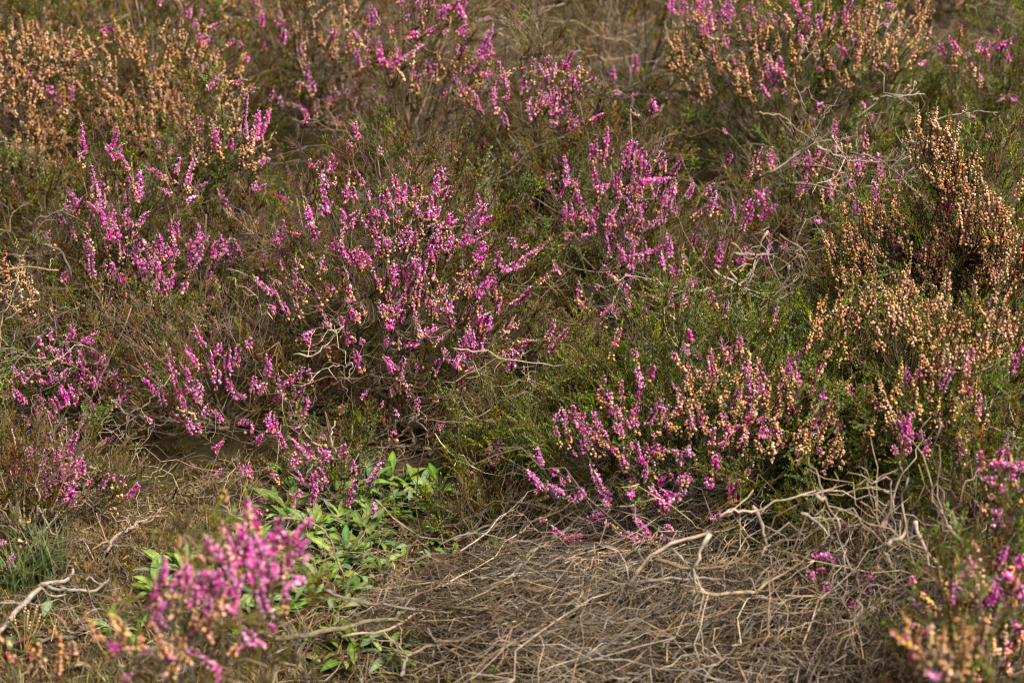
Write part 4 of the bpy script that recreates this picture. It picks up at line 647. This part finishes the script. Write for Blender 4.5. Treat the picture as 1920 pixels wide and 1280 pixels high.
# ------------------------------------------------------------------ brushwood: a mat of fallen dead twigs
def mat_dir(u, v):
    x = (u - 700) / 900; th = R(4 + 38 * min(1, max(0, x)) ** 1.3 + (1 if u < 900 else 0) * (-10)) + random.gauss(0, .20 if u < 1150 else .45) + .25 * math.sin(u * .013 + v * .02)
    if random.random() < .12: th += random.uniform(-1.2, 1.2)
    return th
def mat_left(v): return float(np.interp(v, [980, 1060, 1130, 1200, 1330], [960, 870, 800, 770, 800]))
def mat_sample():
    while True:
        u = random.uniform(690, 1740); v = random.uniform(1000, 1330)
        lo = 1155 - (u - 600) * .35 if u < 900 else (1050 + (u - 900) * .08 if u < 1250 else 1078 + (u - 1250) * .10)
        if v > lo + random.uniform(-15, 25) and u > mat_left(v) + random.uniform(-50, 130): return u, v
mp, mdirs = [], []
for i in range(2300):
    u, v = mat_sample(); th = mat_dir(u, v); lift = abs(random.gauss(0, .028)); P = ground(u, v, 0) ; P[2] += .002 + min(lift, .07)
    d = np.array([math.cos(th), math.sin(th) / .5, random.gauss(0, .10)]); 
    d = unit(d); edge = u < mat_left(v) + 170
    if not edge and random.random() < .5: d = -d
    mp.append(P - d * (0 if edge else .09)); mdirs.append(d)
mp = np.array(mp); order = np.argsort(-(mp[:, 2] - tz(mp[:, 0], mp[:, 1])))
top = order[:220]; rest = order[220:]
cr = np.array([ground(*mat_sample(), .004) for _ in range(1500)]); cr[:, 2] += rng.uniform(0, .05, len(cr)); a_ = rng.uniform(0, 6.283, len(cr))
scatter('broken_twig_litter', 'crumb', CRUMB, cr, np.column_stack([np.cos(a_), np.sin(a_), rng.normal(0, .3, len(cr))]), rng.uniform(.5, 1.1, len(cr)), label='broken bits of twig caught in the brushwood mat', category='litter')
gp = []
while len(gp) < 380:
    u, v = mat_sample()
    if math.sin(u * .021 + 1) + math.sin(v * .043 + u * .008) > .9: gp.append(ground(u, v, .01))
gp = np.array(gp); scatter('sparse_shoots', 'sparse', SHOOT['g'] + SHOOT['o'][:3], gp, np.column_stack([rng.normal(0, .6, len(gp)), rng.normal(0, .6, len(gp)), np.ones(len(gp))]), rng.uniform(.4, .8, len(gp)), label='scattered green shoots growing up through the brushwood', category='undergrowth')
for i in top:
    link('fallen_twig', random.choice(MATT if mp[i][0] < .1 else MATT + TWIG + TWIG), None, mp[i], aim(mdirs[i]), random.uniform(.7, 1.15), label='thin grey dead twig lying loose in the brushwood mat', category='twig', group='loose twigs of the brushwood mat')
scatter('twig_litter', 'mat', MATT + TWIG[:5], mp[rest], [mdirs[i] for i in rest], rng.uniform(.6, 1.15, len(rest)), label='dense mat of fallen grey dead twigs', category='litter')

# ------------------------------------------------------------------ ground litter, moss, grass, low growth
def area(n, x0, x1, y0, y1, keep=None):
    P = np.stack([rng.uniform(x0, x1, n), rng.uniform(y0, y1, n)], 1); z = tz(P[:, 0], P[:, 1]); P = np.column_stack([P, z])
    if keep is not None: P = P[[keep(*p) for p in P]]
    return P
def flat_dirs(n, up=.15): a = rng.uniform(0, 6.283, n); return np.column_stack([np.cos(a), np.sin(a), rng.normal(0, up, n)])
P = area(4200, -1.6, 1.6, 1.4, 5.2); P[:, 2] += .003; scatter('crumb_litter', 'crumb', CRUMB, P, flat_dirs(len(P), .2), rng.uniform(.7, 1.3, len(P)), label='small brown plant litter strewn over the soil', category='litter')
P = area(4000, -1.5, 1.5, 2.3, 4.7, lambda x, y, z: not (-.62 < x < -.10 and y < 2.42)); P[:, 2] += rng.uniform(.002, .15, len(P)); scatter('dead_twig_litter', 'twigs', TWIG + CRUMB[:2], P, flat_dirs(len(P), .28), rng.uniform(.55, 1.05, len(P)), label='tangle of thin dead twigs under the heather', category='litter')
P = area(540, -.66, -.10, 1.95, 2.45); P[:, 2] += rng.uniform(.002, .02, len(P)); scatter('fine_twig_litter', 'finetw', TWIG[:8] + CRUMB[:3], P, flat_dirs(len(P), .12), rng.uniform(.45, .9, len(P)), label='thin twigs strewn over the brown moss', category='litter')
P = area(9000, -.85, .05, 1.85, 2.55, lambda x, y, z: random.random() < math.exp(-((x + .40) / .26) ** 2 - ((y - 2.17) / .20) ** 2) * 1.3); scatter('moss', 'moss', MOSS, P, np.column_stack([rng.normal(0, .25, len(P)), rng.normal(0, .25, len(P)), np.ones(len(P))]), rng.uniform(.6, 1.3, len(P)), label='brown and olive moss cushion on the bare ground', category='moss')
P = area(3000, -1.5, 1.5, 2.4, 4.8, lambda x, y, z: random.random() < .8 and not (-.66 < x < -.05 and y < 2.5)); scatter('undergrowth', 'under', SHOOT['o'] + SHOOT['r'] + SHOOT['n'] + SHOOT['g'][:3] + [m for L, m in SPK['P'][:2] + SPK['M'][:3]], P, np.column_stack([rng.normal(0, .5, len(P)), rng.normal(0, .5, len(P)), np.ones(len(P))]), rng.uniform(.6, 1.1, len(P)), label='low brown and green heather shoots filling the gaps', category='undergrowth')
P = area(2600, -3.4, 3.4, 4.3, 8.5); P[:, 2] += rng.uniform(0, .2, len(P)); scatter('far_heather', 'under2', SHOOT['o'] + SHOOT['g'] + SHOOT['n'] + [m for L, m in SPK['T'] if L > .03], P, np.column_stack([rng.normal(0, .4, len(P)), rng.normal(0, .4, len(P)), np.ones(len(P))]), rng.uniform(1.2, 2.2, len(P)), label='far heath growth behind the bushes', category='undergrowth')
P = area(900, -.75, .0, 1.6, 2.2, lambda x, y, z: random.random() < math.exp(-((x + .22) / .28) ** 2 - ((y - 1.98) / .13) ** 2) * 1.2); scatter('grass', 'grass', GRASS, P, np.column_stack([rng.normal(0, .3, len(P)), rng.normal(0, .3, len(P)), np.ones(len(P))]), rng.uniform(.4, .9, len(P)), label='thin pale green grass at the bottom edge', category='grass')
for u, v, s, lab in ((85, 1075, 1.2, 'fine dark green grass tuft at the left edge'), (40, 1100, 1.0, 'small grass tuft under the drooping heather'), (225, 925, .8, 'thin grass blades below the pink cluster')):
    P = ground(u, v); mb = make_grass(int(u), .06, 90, np.array([.10, .15, .04]), 1.2, .0007)
    link('grass_tuft', mb, None, P, None, s, label=lab, category='grass', group='grass tufts')
P = ground(975, 285) if False else at(955, 262, 3.2); P[2] = float(tz(P[0], P[1])); link('grass_tuft', make_grass(55, .10, 160, np.array([.12, .19, .03]), 1.3, .0022), None, P, None, 1.2, label='bright green grass in the gap between the upper bushes', category='grass', group='grass tufts')
SMALL = [make_leaf_mesh(.022, .0042, .8, 760 + i, [BG, BL * .9, BD, BGREY, BG * .8][i % 5]) for i in range(5)]
P = np.array([ground(random.uniform(440, 690), random.gauss(1070, 50), random.uniform(.002, .012)) for i in range(380)] + [ground(random.gauss(690, 90), random.gauss(990, 45), random.uniform(.002, .02)) for i in range(260)]); q = flat_dirs(len(P), .4)
scatter('ground_cover', 'cover', SMALL, P, np.column_stack([rng.normal(0, .45, len(P)), rng.normal(0, .45, len(P)), np.ones(len(P))]), rng.uniform(.5, 1.1, len(P)), label='small green leaves carpeting the soil round the rosettes', category='ground cover')
# dry seed heads
P = ground(45, 1235); mb = MB()
for k, (du, dv) in enumerate(((2, -92), (-16, -70), (10, -60), (22, -90), (28, -74), (-20, -40), (8, -82), (34, -66))):
    e = at(45 + du, 1235 + dv, P[1] + .01 + .004 * k); q = np.linspace(0, 1, 6)[:, None]; c = P * (1 - q) ** 1.5 + e * (1 - (1 - q) ** 1.5); mb.tube(c - P, .0005, 4, np.array([.40, .28, .12])); d = unit(c[-1] - c[-2])
    for j in range(3): bead_bell(mb, c[-1] - P + d * (j * .003 - .003), d + rng.normal(0, .2, 3), .0016, np.array([.55, .42, .22]), np.array([.6, .5, .3]))
link('dry_grass', mb.mesh('dry_grass', M_GRASS), None, P, label='straw coloured dry grass with small seed heads at the lower left', category='grass')

# ------------------------------------------------------------------ broad leaved rosettes
def rosette(u, v, n, spread, label, name='broadleaf_plant', meshes=None):
    P = ground(u, v, .004); root = link(name, None, loc=P, label=label, category='plant', group='broad leaved rosettes')
    a0 = random.uniform(0, 6.28)
    for i in range(n):
        az = a0 + i * 2.4 + random.uniform(-.3, .3); el = random.uniform(.15, .75) + .6 * (i / n) ** 2; m = random.choice(meshes or BLEAF)
        if 'reddish' in label and i == n - 2: m = LEAF_RED
        if random.random() < .04: m = LEAF_DRY
        q = Quaternion((0, 0, 1), az) @ Quaternion((1, 0, 0), el) @ Quaternion((0, 1, 0), random.uniform(-.5, .5))
        off = np.array([-math.sin(az), math.cos(az), 0]) * .004 + np.array([rng.normal(0, .008), rng.normal(0, .008), .004 + .012 * i / n])
        link('leaf', m, root, P + off, q, random.uniform(.45, .82) * spread)
for u, v, n, sp2, lab in ROSETTES: rosette(u, v, int(n * 2.3), sp2, lab)
for u, v, az, s, m, lab in ((150, 1228, 1.7, .75, LEAF_CRIM, 'crimson fallen leaf on the ground at the lower left'), (20, 1240, .4, .5, LEAF_CRIM, 'red leaf at the left edge of the bottom corner'), (8, 1258, 2.4, .45, LEAF_CRIM, 'red leaf tip lying lowest in the bottom left corner'), (60, 1243, .2, .55, LEAF_CRIM, 'small dark red leaf standing near the dry grass'),
    (85, 1190, 2.2, .8, LEAF_PURP, 'dark purple leaf on the moss above the grey stick'), (180, 1172, 2.4, .7, LEAF_PURP, 'dark purple leaf at the end of the grey stick'), (170, 1250, 1.4, .9, LEAF_DRY, 'dry brown leaf under the near heather'), (600, 1240, .9, 1.0, LEAF_DRY, 'curled dry brown leaf in the grass at the bottom'), (18, 1218, .1, .8, BLEAF[4], 'grey green leaf beside the dry grass'), (97, 1125, 3.0, .7, BLEAF[4], 'single green leaf hanging below the forked branch')):
    P = ground(u, v, .008); link('loose_leaf', m, None, P, Quaternion((0, 0, 1), az) @ Quaternion((1, 0, 0), .35), s, label=lab, category='leaf', group='loose leaves')
